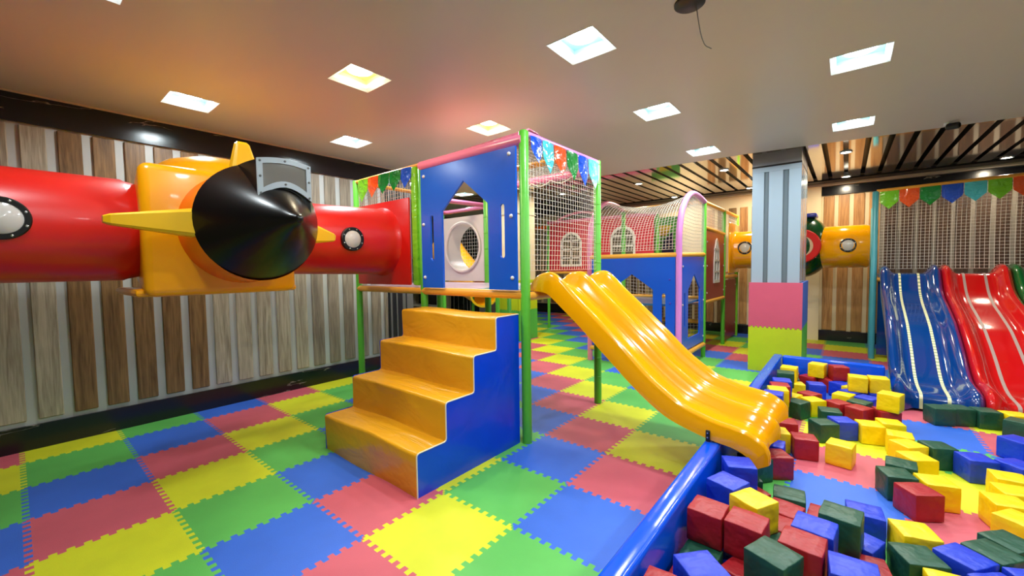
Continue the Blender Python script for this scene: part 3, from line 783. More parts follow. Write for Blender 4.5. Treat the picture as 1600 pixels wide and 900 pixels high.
mb = MB(); mb.prism([(-0.306, a, b) for a, b in [(y, zt(y) - 0.025) for y in yi] + [(y, zlow(y) + 0.02) for y in yi[::-1]]], (0.006, 0, 0), 'smoke'); tag(mb.build('windshield', ws), 'smoky grey windshield')
for y, z in [(-0.128, zt(-0.128) - 0.012), (0.028, zt(0.03) - 0.012), (0.183, zt(0.18) - 0.012), (-0.128, 2.03), (0.186, 2.03), (0.028, zlow(0.03) + 0.008), (-0.129, 2.14), (0.185, 2.14)]:
    mb = MB(); mb.lathe([(0, 0.008), (0.004, 0.008), (0.007, 0.0)], (-0.292, y, z), (1, 0, 0), 'midgrey', n=8); mb.build('bolt', ws)
# three fins
def fin(root, tip, hr, ht, tr_, tt, updir):
    root = Vector(root); tip = Vector(tip); up = Vector(updir).normalized(); ax = (tip - root).normalized(); th = up.cross(ax).normalized()
    mb = MB(); rings = []
    for s in (0, 0.5, 0.93, 1.0):
        c = root.lerp(tip, s); h = hr + (ht - hr) * s; t = tr_ + (tt - tr_) * s
        if s == 1.0: h *= 0.75; t *= 0.7
        rings.append([c + up * h * a + th * t * b for a, b in ((-1, -0.7), (-0.75, -1), (0.75, -1), (1, -0.7), (1, 0.7), (0.75, 1), (-0.75, 1), (-1, 0.7))])
    mb.loft(rings, 'finyellow', smooth=False); return tag(mb.build('fin', A), 'bright yellow tapered fin')
fin((-0.72, cy - 0.395, 1.845), (-0.70, -0.835, 1.835), 0.095, 0.028, 0.07, 0.03, (0, 0, 1))
fin((-0.86, cy + 0.395, 1.835), (-0.84, 0.645, 1.80), 0.10, 0.03, 0.07, 0.03, (0, 0.15, 1))
fin((-0.80, -0.055, cz + 0.39), (-0.78, -0.07, 2.465), 0.095, 0.04, 0.06, 0.03, (0, 1, 0))

# ------------------------------------------------------------------ amber double slide
D = thing('wavy_slide', (1.4, 2.2, 0), 'amber two lane wavy slide running from the tower deck into the block pit', 'slide')
RI = [(.548, 1.353), (.600, 1.437), (.672, 1.470), (.753, 1.474), (.835, 1.425), (.965, 1.297), (1.130, 1.149), (1.288, 1.005), (1.395, .907), (1.571, .735), (1.733, .612), (1.842, .548), (2.021, .493), (2.15, .472), (2.232, .452), (2.312, .405), (2.345, .352), (2.350, .285)]
CI = [(.50, 1.342), (.55, 1.345), (.60, 1.346), (.68, 1.343), (.755, 1.315), (.885, 1.205), (1.052, 1.062), (1.205, .920), (1.312, .822), (1.500, .648), (1.680, .512), (1.808, .448), (2.003, .392), (2.135, .372), (2.205, .350), (2.262, .315), (2.288, .285), (2.300, .255)]
R_ = spline([(a, 0, b) for a, b in RI], 3); C_ = spline([(a, 0, b) for a, b in CI], 3)
VS = []; W = 1.06; y0 = 1.69
rims = (0.03, 0.53, 1.03)
v = 0.0; samples = [i * W / 80 for i in range(81)]
def shape(v):
    d = min(abs(v - r) for r in rims)
    if d < 0.018: return 1 - d * 1.5
    t = min(1.0, (d - 0.018) / 0.10)
    return 0.973 * (1 - t * t * (3 - 2 * t))
mb = MB(); rings = []
for r, c in zip(R_, C_):
    top = []; bot = []
    for v in samples:
        w = shape(v)
        edge = min(v, W - v)
        if edge < 0.016: w *= (edge / 0.016) ** 0.5 * 0.14 + 0.86
        p = c.lerp(r, w); top.append(Vector((p.x, y0 + v, p.z)))
    t = (c - r)
    lowp = c + t * 0.30
    lw2 = c + t * 0.16
    bot = [Vector((lowp.x, y0 - 0.004, lowp.z)), Vector((lw2.x, y0 + 0.03, lw2.z)), Vector((lw2.x, y0 + W - 0.03, lw2.z)), Vector((lowp.x, y0 + W + 0.004, lowp.z))]
    rings.append(top + bot[::-1])
mb.loft(rings, 'orangeslide'); mb.build('chute', D)
mb = MB(); mb.rbox((1.985, 1.672, 0.348), (2.012, 1.684, 0.425), 0.004, 'black', seg=1)
for z in (0.378, 0.408): mb.lathe([(0, 0.006), (0.004, 0.005), (0.005, 0)], (1.998, 1.672, z), (0, -1, 0), 'chrome', n=8)
tag(mb.build('bracket', D), 'small dark bracket bolted to side')
# ------------------------------------------------------------------ play house behind, with blue castle walls
H = thing('play_house', (0.0, 6.0, 0), 'netted play house with blue castle panels and mauve arch, behind amber slide', 'play house')
HX = 0.87; HY0, HY1, HY2, HY3 = 4.73, 6.02, 7.40, 8.60
ARCH = [(HY0, 0.0), (HY0, 1.0), (HY0, 1.75), (HY0 + 0.01, 1.98), (4.80, 2.20), (4.93, 2.38), (5.12, 2.52), (5.34, 2.595), (5.60, 2.60), (5.85, 2.575), (HY1, 2.545)]
def archtube(x, key):
    mb = MB(); pts = [Vector((x, a, b)) for a, b in ARCH[:3]] + spline([(x, a, b) for a, b in ARCH[2:]], 4)[1:]
    mb.tube(pts, 0.042, key, n=12); return tag(mb.build('arch', H), 'mauve padded arch')
archtube(HX, 'mauve'); archtube(-0.525, 'pink')
for x, y, z, k in ((HX, HY1, 2.56, 'greenpost'), (HX, HY2, 2.56, 'greenpost'), (HX, HY3, 2.56, 'limevinyl'), (-0.525, HY1, 2.56, 'greenpost'), (-0.40, HY2 + 0.03, 2.6, 'greenpost'), (-3.10, HY2 - 0.05, 2.55, 'greenpost'), (-3.10, HY3, 2.55, 'greenpost'), (-1.80, HY2 + 0.03, 2.55, 'greenpost')):
    post(H, x, y, 0, z, 0.036, k)
for a, b, r in (((HX, HY1, 2.545), (HX, HY3, 2.53), 0.032), ((HX, HY1, 2.13), (HX, HY2, 2.10), 0.034), ((-0.525, HY0, 1.665), (HX, HY0, 1.665), 0.036), ((HX, HY0, 1.665), (HX, HY1, 1.69), 0.034),
                ((HX, HY0, 0.21), (HX, HY1, 0.21), 0.04), ((-0.525, HY0, 0.21), (HX, HY0, 0.21), 0.04), ((HX, HY1, 0.90), (HX, HY2, 0.90), 0.036), ((HX, HY2, 1.28), (HX, HY3, 1.28), 0.034),
                ((-0.525, HY1, 0.97), (HX, HY1, 0.97), 0.036), ((-0.525, HY1, 0.58), (HX, HY1, 0.58), 0.036), ((-0.525, HY1, 2.545), (HX, HY1, 2.545), 0.03), ((-0.525, HY0, 0.97), (-0.525, HY1, 0.97), 0.036), ((-3.1, HY2 - 0.05, 1.38), (-0.4, HY2 - 0.05, 1.38), 0.034)):
    rail(H, a, b, r, 'railyel')
rail(H, (-3.1, HY2 - 0.05, 2.62), (-0.4, HY2 - 0.05, 2.60), 0.04, 'pink')
mb = MB(); mb.tube(spline([(-2.9, HY2 - 0.05, 2.62), (-2.6, HY2 - 0.05, 2.74), (-2.2, HY2 - 0.05, 2.80), (-1.85, HY2 - 0.05, 2.74), (-1.6, HY2 - 0.05, 2.6)], 4), 0.03, 'pink', n=8); mb.build('arch', H)
tag(rail(H, (-3.5, HY2, 2.52), (-3.1, HY2, 2.52), 0.05, 'orangered'), 'orange rail end')
# blue castle panels
def castle(to3, w, z0, z1, door, slots, th):
    mb = MB()
    flat_panel(mb, [(0, z0), (w, z0), (w, z1), (0, z1)], [door] + slots, to3, th, 'bluepanel'); return mb
mb = castle(lambda a, b, d: Vector((a, HY0 - 0.005 + d, b)), 0, 0, 0, [], [], 0.02) if False else MB()
flat_panel(mb, [(-0.475, 0.25), (0.825, 0.25), (0.825, 1.635), (-0.475, 1.635)], [[(-0.135, 0.42), (-0.135, 1.17), (0.19, 1.395), (0.51, 1.17), (0.51, 0.42)], slot(0.665, 0.63, 1.12, 0.027), slot(-0.31, 0.63, 1.12, 0.027)], lambda a, b, d: Vector((a, HY0 - 0.01 + d, b)), 0.02, 'bluepanel')
p1 = mb.build('castle_panel', H)
for x, z in ((0.75, 1.316), (0.76, 0.98), (-0.42, 1.316), (-0.42, 0.98), (0.75, 0.40)):
    mb = MB(); mb.lathe([(0, 0.016), (0.008, 0.014), (0.012, 0)], (x, HY0 - 0.02, z), (0, -1, 0), 'capblue', n=10); mb.build('bolt_cap', p1)
mb = MB()
flat_panel(mb, [(4.79, 0.27), (5.97, 0.27), (5.97, 1.65), (4.79, 1.65)], [[(5.12, 0.43), (5.12, 1.15), (5.43, 1.385), (5.745, 1.15), (5.745, 0.43)], slot(4.955, 0.62, 1.12, 0.025), slot(5.86, 0.62, 1.12, 0.022)], lambda a, b, d: Vector((HX + 0.005 + d, a, b)), 0.02, 'bluepanel')
p2 = mb.build('castle_panel', H)
for y, z in ((4.85, 1.5), (4.85, 0.95), (4.85, 0.36), (5.93, 1.5), (5.93, 0.95), (5.93, 0.36)):
    mb = MB(); mb.lathe([(0, 0.016), (0.008, 0.014), (0.012, 0)], (HX + 0.018, y, z), (1, 0, 0), 'dome', n=10); mb.build('bolt_cap', p2)
# brick red panels with white lattice windows
def lattice(parent, to3, cx, z0, z1, w, pointed, rows_, th=0.012):
    """white arched window frame; returns its opening outline"""
    hw = w / 2
    def outline(hw, z0, z1):
        if pointed: top = [(cx + hw, z1 - hw * 2.2), (cx + hw * 0.72, z1 - hw * 0.95), (cx + hw * 0.3, z1 - hw * 0.18), (cx, z1), (cx - hw * 0.3, z1 - hw * 0.18), (cx - hw * 0.72, z1 - hw * 0.95), (cx - hw, z1 - hw * 2.2)]
        else: top = arc(cx, z1 - hw, hw, 0, PI, 14)
        return [(cx - hw, z0), (cx + hw, z0)] + top
    o = outline(hw, z0, z1); i_ = outline(hw - 0.05, z0 + 0.05, z1 - 0.06)
    mb = MB(); flat_panel(mb, o, [i_], to3, th, 'whitepanel')
    def bar(a0, a1, b0, b1):
        vs = [to3(a, b, d) for d in (-0.5 * th, 0.5 * th) for a, b in ((a0, b0), (a1, b0), (a1, b1), (a0, b1))]
        mb.add(vs, [(3, 2, 1, 0), (4, 5, 6, 7), (0, 1, 5, 4), (1, 2, 6, 5), (2, 3, 7, 6), (3, 0, 4, 7)], 'whitepanel')
    bar(cx - 0.016, cx + 0.016, z0 + 0.03, z1 - 0.045)
    for k in range(1, rows_ + 1):
        z = z0 + (z1 - z0) * k / (rows_ + 1); bar(cx - hw + 0.03, cx + hw - 0.03, z - 0.016, z + 0.016)
    wf = tag(mb.build('window_frame', parent), 'white arched window lattice')
    mb = MB(); mb.prism([to3(a, b, 0.012 if pointed is False else -0.012) for a, b in outline(hw - 0.02, z0 + 0.02, z1 - 0.03)], to3(0, 0, 0.004) - to3(0, 0, 0), 'pane'); mb.build('pane', parent)  # added dark sheet, coloured like the dimness behind the lattice
    return outline(hw - 0.012, z0 + 0.012, z1 - 0.012)
def wallpanel(rect, win, to3, key, pointed, rows_):
    mb = MB(); a0, a1, z0, z1 = rect; cx, wz0, wz1, w = win
    mb2 = MB()
    pan = bpy.data.objects
    hole = []
    holder = []
    flat = MB()
    # frame first to know the opening
    tmp = bpy.data.objects.new('wall_panel', None)
    bpy.data.objects.remove(tmp)
    hw = w / 2 - 0.012
    if pointed: top = [(cx + hw, wz1 - hw * 2.2), (cx + hw * 0.72, wz1 - hw * 0.95), (cx + hw * 0.3, wz1 - hw * 0.18), (cx, wz1 - 0.012), (cx - hw * 0.3, wz1 - hw * 0.18), (cx - hw * 0.72, wz1 - hw * 0.95), (cx - hw, wz1 - hw * 2.2)]
    else: top = arc(cx, wz1 - w / 2, hw, 0, PI, 14)
    flat_panel(flat, [(a0, z0), (a1, z0), (a1, z1), (a0, z1)], [[(cx - hw, wz0 + 0.012), (cx + hw, wz0 + 0.012)] + top], to3, 0.02, key)
    po = flat.build('wall_panel', H)
    return po
zf = lambda off: (lambda a, b, d: Vector((a, HY2 - 0.06 - off + d, b)))
for a0, a1, cx in ((-3.06, -1.84, -2.43), (-1.76, -0.44, -1.125)):
    po = wallpanel((a0, a1, 1.42, 2.585), (cx, 1.53, 2.35 if cx < -2 else 2.40, 0.58), zf(0), 'redpanel', False, 3)
    lattice(po, zf(0.014), cx, 1.53, 2.35 if cx < -2 else 2.40, 0.58, False, 3)
sx = lambda off: (lambda a, b, d: Vector((HX + 0.01 + off + d, a, b)))
po = wallpanel((6.07, 7.35, 0.935, 2.085), (6.78, 1.0 + 0.2, 1.99, 0.42), sx(0), 'maroon', True, 3)
lattice(po, sx(0.014), 6.78, 1.20, 1.99, 0.42, True, 3)
for y, z in ((6.13, 1.9), (6.13, 1.5), (6.13, 1.05), (7.3, 1.9), (7.3, 1.5), (7.3, 1.05)):
    mb = MB(); mb.lathe([(0, 0.016), (0.008, 0.014), (0.012, 0)], (HX + 0.022, y, z), (1, 0, 0), 'dome', n=10); mb.build('bolt_cap', po)
mb = MB(); mb.box((HX - 0.012, 7.45, 0.04), (HX + 0.008, 8.52, 1.22), 'maroon')
for y, z in ((7.55, 0.22), (8.45, 0.3), (7.55, 1.1), (8.45, 1.1)): mb.lathe([(0, 0.016), (0.008, 0.014), (0.012, 0)], (HX + 0.008, y, z), (1, 0, 0), 'dome', n=10)
tag(mb.build('wall_panel', H), 'maroon lower panel')
# floors inside
mb = MB(); mb.box((-0.5, HY0 + 0.04, 0.93), (HX - 0.04, HY1, 0.96), 'deckblue'); mb.box((-3.05, HY2, 1.34), (HX - 0.04, HY3, 1.375), 'deckpad'); mb.box((-0.48, HY1, 0.86), (HX - 0.05, HY2, 0.885), 'deckpad'); mb.build('deck', H)
# coloured board glimpsed behind the net
mb = MB(); mb.box((-0.85, 8.30, 1.38), (-0.22, 8.33, 2.62), 'padgreen'); ap = mb.build('activity_board', H)
mb = MB(); mb.prism([(-0.78, 8.295, 2.2), (-0.5, 8.295, 2.2), (-0.38, 8.295, 2.42), (-0.7, 8.295, 2.45)], (0, 0.004, 0), 'panelyellow'); mb.build('board_patch', ap)
mb = MB(); mb.prism([(-0.65, 8.295, 1.6), (-0.32, 8.295, 1.55), (-0.36, 8.295, 2.28), (-0.56, 8.295, 2.1)], (0, 0.004, 0), 'panelnavy'); mb.build('board_patch', ap)
# hanging net over the arches, sagging between them
A2 = spline([(0, a, b) for a, b in ARCH[2:]], 3)
def sheet(s, t):
    k = t * (len(A2) - 1); i = min(int(k), len(A2) - 2); p = A2[i].lerp(A2[i + 1], k - i)
    w = math.sin(PI * s); top = max(0, (p.z - 1.7) / 0.9)
    return Vector((-0.525 + (HX + 0.525) * s, p.y + 0.10 * w * math.sin(PI * min(1, t * 1.2)), p.z - 0.13 * w * top))
mb = MB(); net_grid(mb, sheet, 30, 38, 0.0036); mb.build('net', H)
mb = MB()
for i in range(24):   # side net under the arch, hanging from the curve
    y = HY0 + 0.04 + (HY1 - HY0 - 0.08) * i / 23
    zt_ = 1.95 + 0.65 * (1 - (1 - min(1, (y - HY0) / 0.62)) ** 2.2)
    mb.tube([(HX, y, 1.70), (HX, y, min(zt_, 2.58))], 0.0034, 'net', n=3, caps=False)
for j in range(18):
    z = 1.70 + 0.88 * j / 17
    ys0 = HY0 + 0.03 if z < 1.97 else HY0 + 0.62 * (1 - (1 - min(0.999, (z - 1.95) / 0.65)) ** (1 / 2.2)) + 0.03
    mb.tube([(HX, ys0, z), (HX, (ys0 + HY1) / 2, z - 0.02), (HX, HY1 - 0.04, z)], 0.0034, 'net', n=3, caps=False)
mb.build('net', H)
mb = MB(); net_quad(mb, (HX, HY1 + 0.04, 2.15), (0, HY2 - HY1 - 0.08, 0), (0, 0, 0.38), 0.05, 0.0024); mb.build('net', H)
mb = MB(); net_quad(mb, (HX, HY2 + 0.04, 2.28), (0, HY3 - HY2 - 0.08, 0), (0, 0, 0.24), 0.05, 0.0024); mb.build('net', H)
mb = MB(); net_quad(mb, (-0.5, HY1 + 0.01, 0.24), (HX + 0.46, 0, 0), (0, 0, 1.2), 0.055, 0.0024, sag=(0, 0, -0.05)); mb.build('net', H)
mb = MB(); net_quad(mb, (-0.525, HY0 + 0.03, 0.24), (0, HY1 - HY0 - 0.06, 0), (0, 0, 1.4), 0.055, 0.0024); mb.build('net', H)

# ------------------------------------------------------------------ orange tunnel with green pod, behind the grey column
O = thing('pod_tunnel', (1.9, 8.2, 1.81), 'orange crawl tunnel with a dark green pod in its middle, passing behind the grey column', 'crawl tunnel')
oz, oy, orr = 1.808, 8.20, 0.372
mb = MB(); mb.lathe([(0.925, orr + 0.03), (0.945, orr + 0.005), (0.97, orr), (1.72, orr), (1.75, orr - 0.03)], (0, oy, oz), (1, 0, 0), 'orangeslide', n=44); o1 = tag(mb.build('tunnel_tube', O), 'orange tube left of the grey column')
mb = MB(); mb.lathe([(2.30, orr - 0.03), (2.36, orr), (2.955, orr), (2.985, orr - 0.02)], (0, oy, oz), (1, 0, 0), 'orangeslide', n=44); o2 = tag(mb.build('tunnel_tube', O), 'orange tube by the teal post')
mb = MB(); mb.rbox((0.908, 7.62, 1.36), (0.930, 8.55, 2.33), 0.008, 'orangeslide', seg=1); tag(mb.build('end_panel', O), 'orange square end panel')
porthole(o1, 1.15, oy - orr + 0.012, 1.84, (0, -1, 0.0), 0.125, 0.092, 8)
porthole(o2, 2.70, oy - orr + 0.012, 1.82, (0, -1, 0.0), 0.118, 0.088, 8)
mb = MB()
bm = bmesh.new(); bmesh.ops.create_uvsphere(bm, u_segments=40, v_segments=24, radius=1.0)
for v in bm.verts:
    x, y, z = v.co
    v.co = Vector((2.02 + max(-0.36, min(0.36, 0.46 * x)), oy + 0.46 * y, 1.83 + 0.575 * z))
mb.bm(bm, 'spheregreen', True); tag(mb.build('pod_shell', O), 'dark green rounded pod shell')
mb = MB(); mb.lathe([(-0.06, 0.30), (0.0, 0.30), (0.015, 0.285), (0.015, 0.19), (-0.01, 0.18)], (2.04, oy - 0.425, 1.83), (0, -1, 0), 'ringred', n=40); rr = tag(mb.build('pod_ring', O), 'red ring on the pod front')
mb = MB(); mb.lathe([(-0.03, 0.185), (0.004, 0.185), (0.008, 0.0)], (2.04, oy - 0.425, 1.83), (0, -1, 0), 'beige', n=32); tag(mb.build('ring_disc', rr), 'beige disc inside ring')
for k in range(6):
    a = k * PI / 3 + 0.3; mb = MB(); mb.lathe([(0, 0.010), (0.006, 0.008), (0.008, 0)], (2.04 + 0.305 * math.cos(a), oy - 0.43, 1.83 + 0.305 * math.sin(a)), (0, -1, 0), 'chrome', n=8); mb.build('bolt', rr)
mb = MB(); mb.rbox((1.80, oy - 0.24, 2.35), (2.26, oy + 0.24, 2.425), 0.03, 'capblue', seg=2); tag(mb.build('pod_cap', O), 'blue cap on top of pod')

# ------------------------------------------------------------------ slide platform at the right
F = thing('slide_frame', (3.03, 7.4, 0), 'teal posted platform frame with net and bunting above the blue and red slides', 'platform frame')
FX, FY, FX2 = 3.03, 7.40, 6.2
post(F, FX - 0.012, FY, 0, 2.625, 0.040, 'tealpost'); post(F, FX + 0.02, 8.66, 0, 2.5, 0.04, 'tealpost'); post(F, FX2, FY, 0, 2.625, 0.043, 'tealpost'); post(F, FX2, 8.45, 0, 2.6, 0.04, 'tealpost')
rail(F, (FX, FY, 2.625), (FX2, FY, 2.70), 0.028, 'railyel'); rail(F, (FX, FY + 0.08, 1.25), (FX2, FY + 0.08, 1.25), 0.035, 'railyel'); rail(F, (FX, FY, 1.25), (FX + 0.02, 8.66, 1.25), 0.035, 'railyel')
mb = MB(); mb.box((FX + 0.05, FY + 0.06, 1.29), (FX2, 8.6, 1.33), 'deckblue'); mb.build('deck', F)
mb = MB(); net_quad(mb, (FX + 0.05, FY + 0.05, 1.42), (2.9, 0, 0), (0, 0, 1.2), 0.046, 0.0027, sag=(0, 0.05, 0)); mb.build('net', F)
mb = MB(); mb.box((FX + 0.05, FY + 0.12, 0.05), (FX2, FY + 0.15, 1.24), 'slideblue'); tag(mb.build('skirt_panel', F), 'dark panel under the platform')
xf = [3.06 + 0.222 * k for k in range(14)]
fk = ['lime', 'orange', 'green', 'blue', 'cyan', 'lime', 'orange', 'green', 'blue', 'cyan', 'lime', 'orange', 'green']
for k in range(13):
    z = 2.605 + 0.022 * (xf[k] - 3.03)
    pennant(F, (xf[k] + 0.004, FY - 0.03, z), (xf[k + 1] - 0.004, FY - 0.03, z + 0.005), 0.272, 0, 'flag_' + fk[k], (0, -0.012, 0), 0.60)

# three parallel wavy slides
PROF = [(7.42, 1.345), (7.30, 1.350), (7.19, 1.335), (7.10, 1.24), (6.98, 1.115), (6.85, 1.03), (6.66, .945), (6.40, .865), (6.15, .785), (5.95, .715), (5.78, .63), (5.62, .545), (5.42, .43), (5.26, .325), (5.10, .245), (4.95, .20), (4.80, .185), (4.66, .175), (4.60, .15), (4.58, .03)]
def big_slide(x0, key, skey, label):
    B = thing('wave_slide', (x0 + 0.32, 6.0, 0), label, 'slide', 'wave slides from the platform')
    W = 0.64; pts = spline([(0, a, b) for a, b in PROF], 3); rings = []
    n = len(pts)
    for i, p in enumerate(pts):
        t = (pts[min(i + 1, n - 1)] - pts[max(i - 1, 0)]).normalized(); nrm = Vector((0, t.z, -t.y))
        if nrm.z < 0: nrm = -nrm
        s = i / (n - 1)
        end = max(0.0, (s - 0.86) / 0.14)
        H_ = 0.125 * (1 - end ** 2 * 0.25); top = []
        ear = max(0, 1 - i / 8.0)
        for k in range(29):
            v = k / 28 * W; d = min(v, W - v)
            if d < 0.05: h = H_ * math.sin(PI / 2 * (0.35 + 0.65 * d / 0.05))
            elif d < 0.17: h = H_ * (0.5 + 0.5 * math.cos(PI * (d - 0.05) / 0.12))
            else: h = 0.0
            q = p + nrm * h * 0.9 + Vector((0, 0.0, 0.02 * ear * (h / 0.12)))
            if end > 0.9: q.z = max(0.012, q.z - (h * 0.9) * (end - 0.9) * 5)
            top.append(Vector((x0 + v, q.y, max(q.z, 0.008))))
        lo = p - nrm * 0.03
        lo.z = max(lo.z, 0.004)
        rings.append(top + [Vector((x0 + W, lo.y, lo.z)), Vector((x0, lo.y, lo.z))])
    mb = MB(); mb.loft(rings, key); B1 = mb.build('chute', B)
    for off in (0.215, 0.415):   # pair of stripes down the lane
        mb = MB(); rows = []
        for i, p in enumerate(pts[4:]):
            i += 4
            t = (pts[min(i + 1, n - 1)] - pts[max(i - 1, 0)]).normalized(); nrm = Vector((0, t.z, -t.y))
            if nrm.z < 0: nrm = -nrm
            rows.append([Vector((x0 + off - 0.013, 0, 0)) + p + nrm * 0.002, Vector((x0 + off + 0.013, 0, 0)) + p + nrm * 0.002, Vector((x0 + off + 0.013, 0, 0)) + p + nrm * 0.0045, Vector((x0 + off - 0.013, 0, 0)) + p + nrm * 0.0045])
        mb.loft(rows, skey, smooth=False); mb.build('stripe', B)
    return B
big_slide(3.085, 'slideblue', 'stripeyel', 'blue wave slide with two cream stripes, nearest the teal post')
big_slide(3.732, 'slidered', 'stripegrey', 'red wave slide with two grey stripes, right of the blue slide')
big_slide(4.379, 'slidegreen', 'stripegrey', 'dark green wave slide at the right edge, beyond the red slide')

# ------------------------------------------------------------------ things glimpsed behind the tower
t = thing('tube_slide', (-3.4, 4.85, 0), 'yellow curved tube slide mouth glimpsed under the tower deck', 'slide')
mb = MB(); path = spline([(-4.3, 5.0, 2.0), (-4.0, 4.95, 1.72), (-3.6, 4.88, 1.42), (-3.15, 4.78, 1.22), (-2.78, 4.70, 1.12)], 4); rings = []
for i, p in enumerate(path):
    d = (path[min(i + 1, len(path) - 1)] - path[max(i - 1, 0)]).normalized(); u = d.orthogonal().normalized(); w = d.cross(u)
    rings.append([p + (u * math.cos(a) + w * math.sin(a)) * 0.36 for a in [2 * PI * j / 24 for j in range(24)]])
mb.loft(rings, 'yellowgloss', caps=False); tb = mb.build('tube', t)
mb = MB(); mb.lathe([(0.0, 0.385), (0.03, 0.385), (0.03, 0.345), (0.0, 0.345)], path[-1] - Vector((0.02, 0, 0)), (path[-1] - path[-2]), 'finyellow', n=28); mb.build('rim', t)
for x, y in ((-3.25, 4.80),): 
    mb = MB(); mb.tube([(x, y, 0), (x, y, 0.93)], 0.03, 'greendark'); mb.build('leg', t)
t = MB()
for k in range(46):
    x = -4.95 + 0.024 * k + random.uniform(-.01, .01); y = 5.6 + random.uniform(-.05, .05)
    t.tube([(x, y, 2.4), (x + random.uniform(-.03, .03), y + random.uniform(-.03, .03), 1.2), (x + random.uniform(-.05, .05), y, 0.02)], 0.016, 'tinsel', n=5)
tag(t.build('strip_curtain'), 'shiny black strip curtain seen in the dark gap under the tower deck', 'curtain', kind='stuff')
t = thing('shelf_unit', (-5.2, 5.2, 0), 'dark shelf unit glimpsed in the gap left of the tower middle post', 'shelf')
mb = MB(); mb.box((-5.9, 5.1, 0), (-5.86, 5.5, 1.8), 'woodgrey'); mb.box((-4.74, 5.1, 0), (-4.70, 5.5, 1.8), 'woodgrey'); mb.box((-5.86, 5.46, 0), (-4.74, 5.5, 1.8), 'black'); mb.build('frame', t)
for z in (0.02, 0.6, 0.98, 1.4, 1.77):
    mb = MB(); mb.box((-5.86, 5.1, z), (-4.74, 5.46, z + 0.03), 'woodgrey'); mb.build('shelf', t)

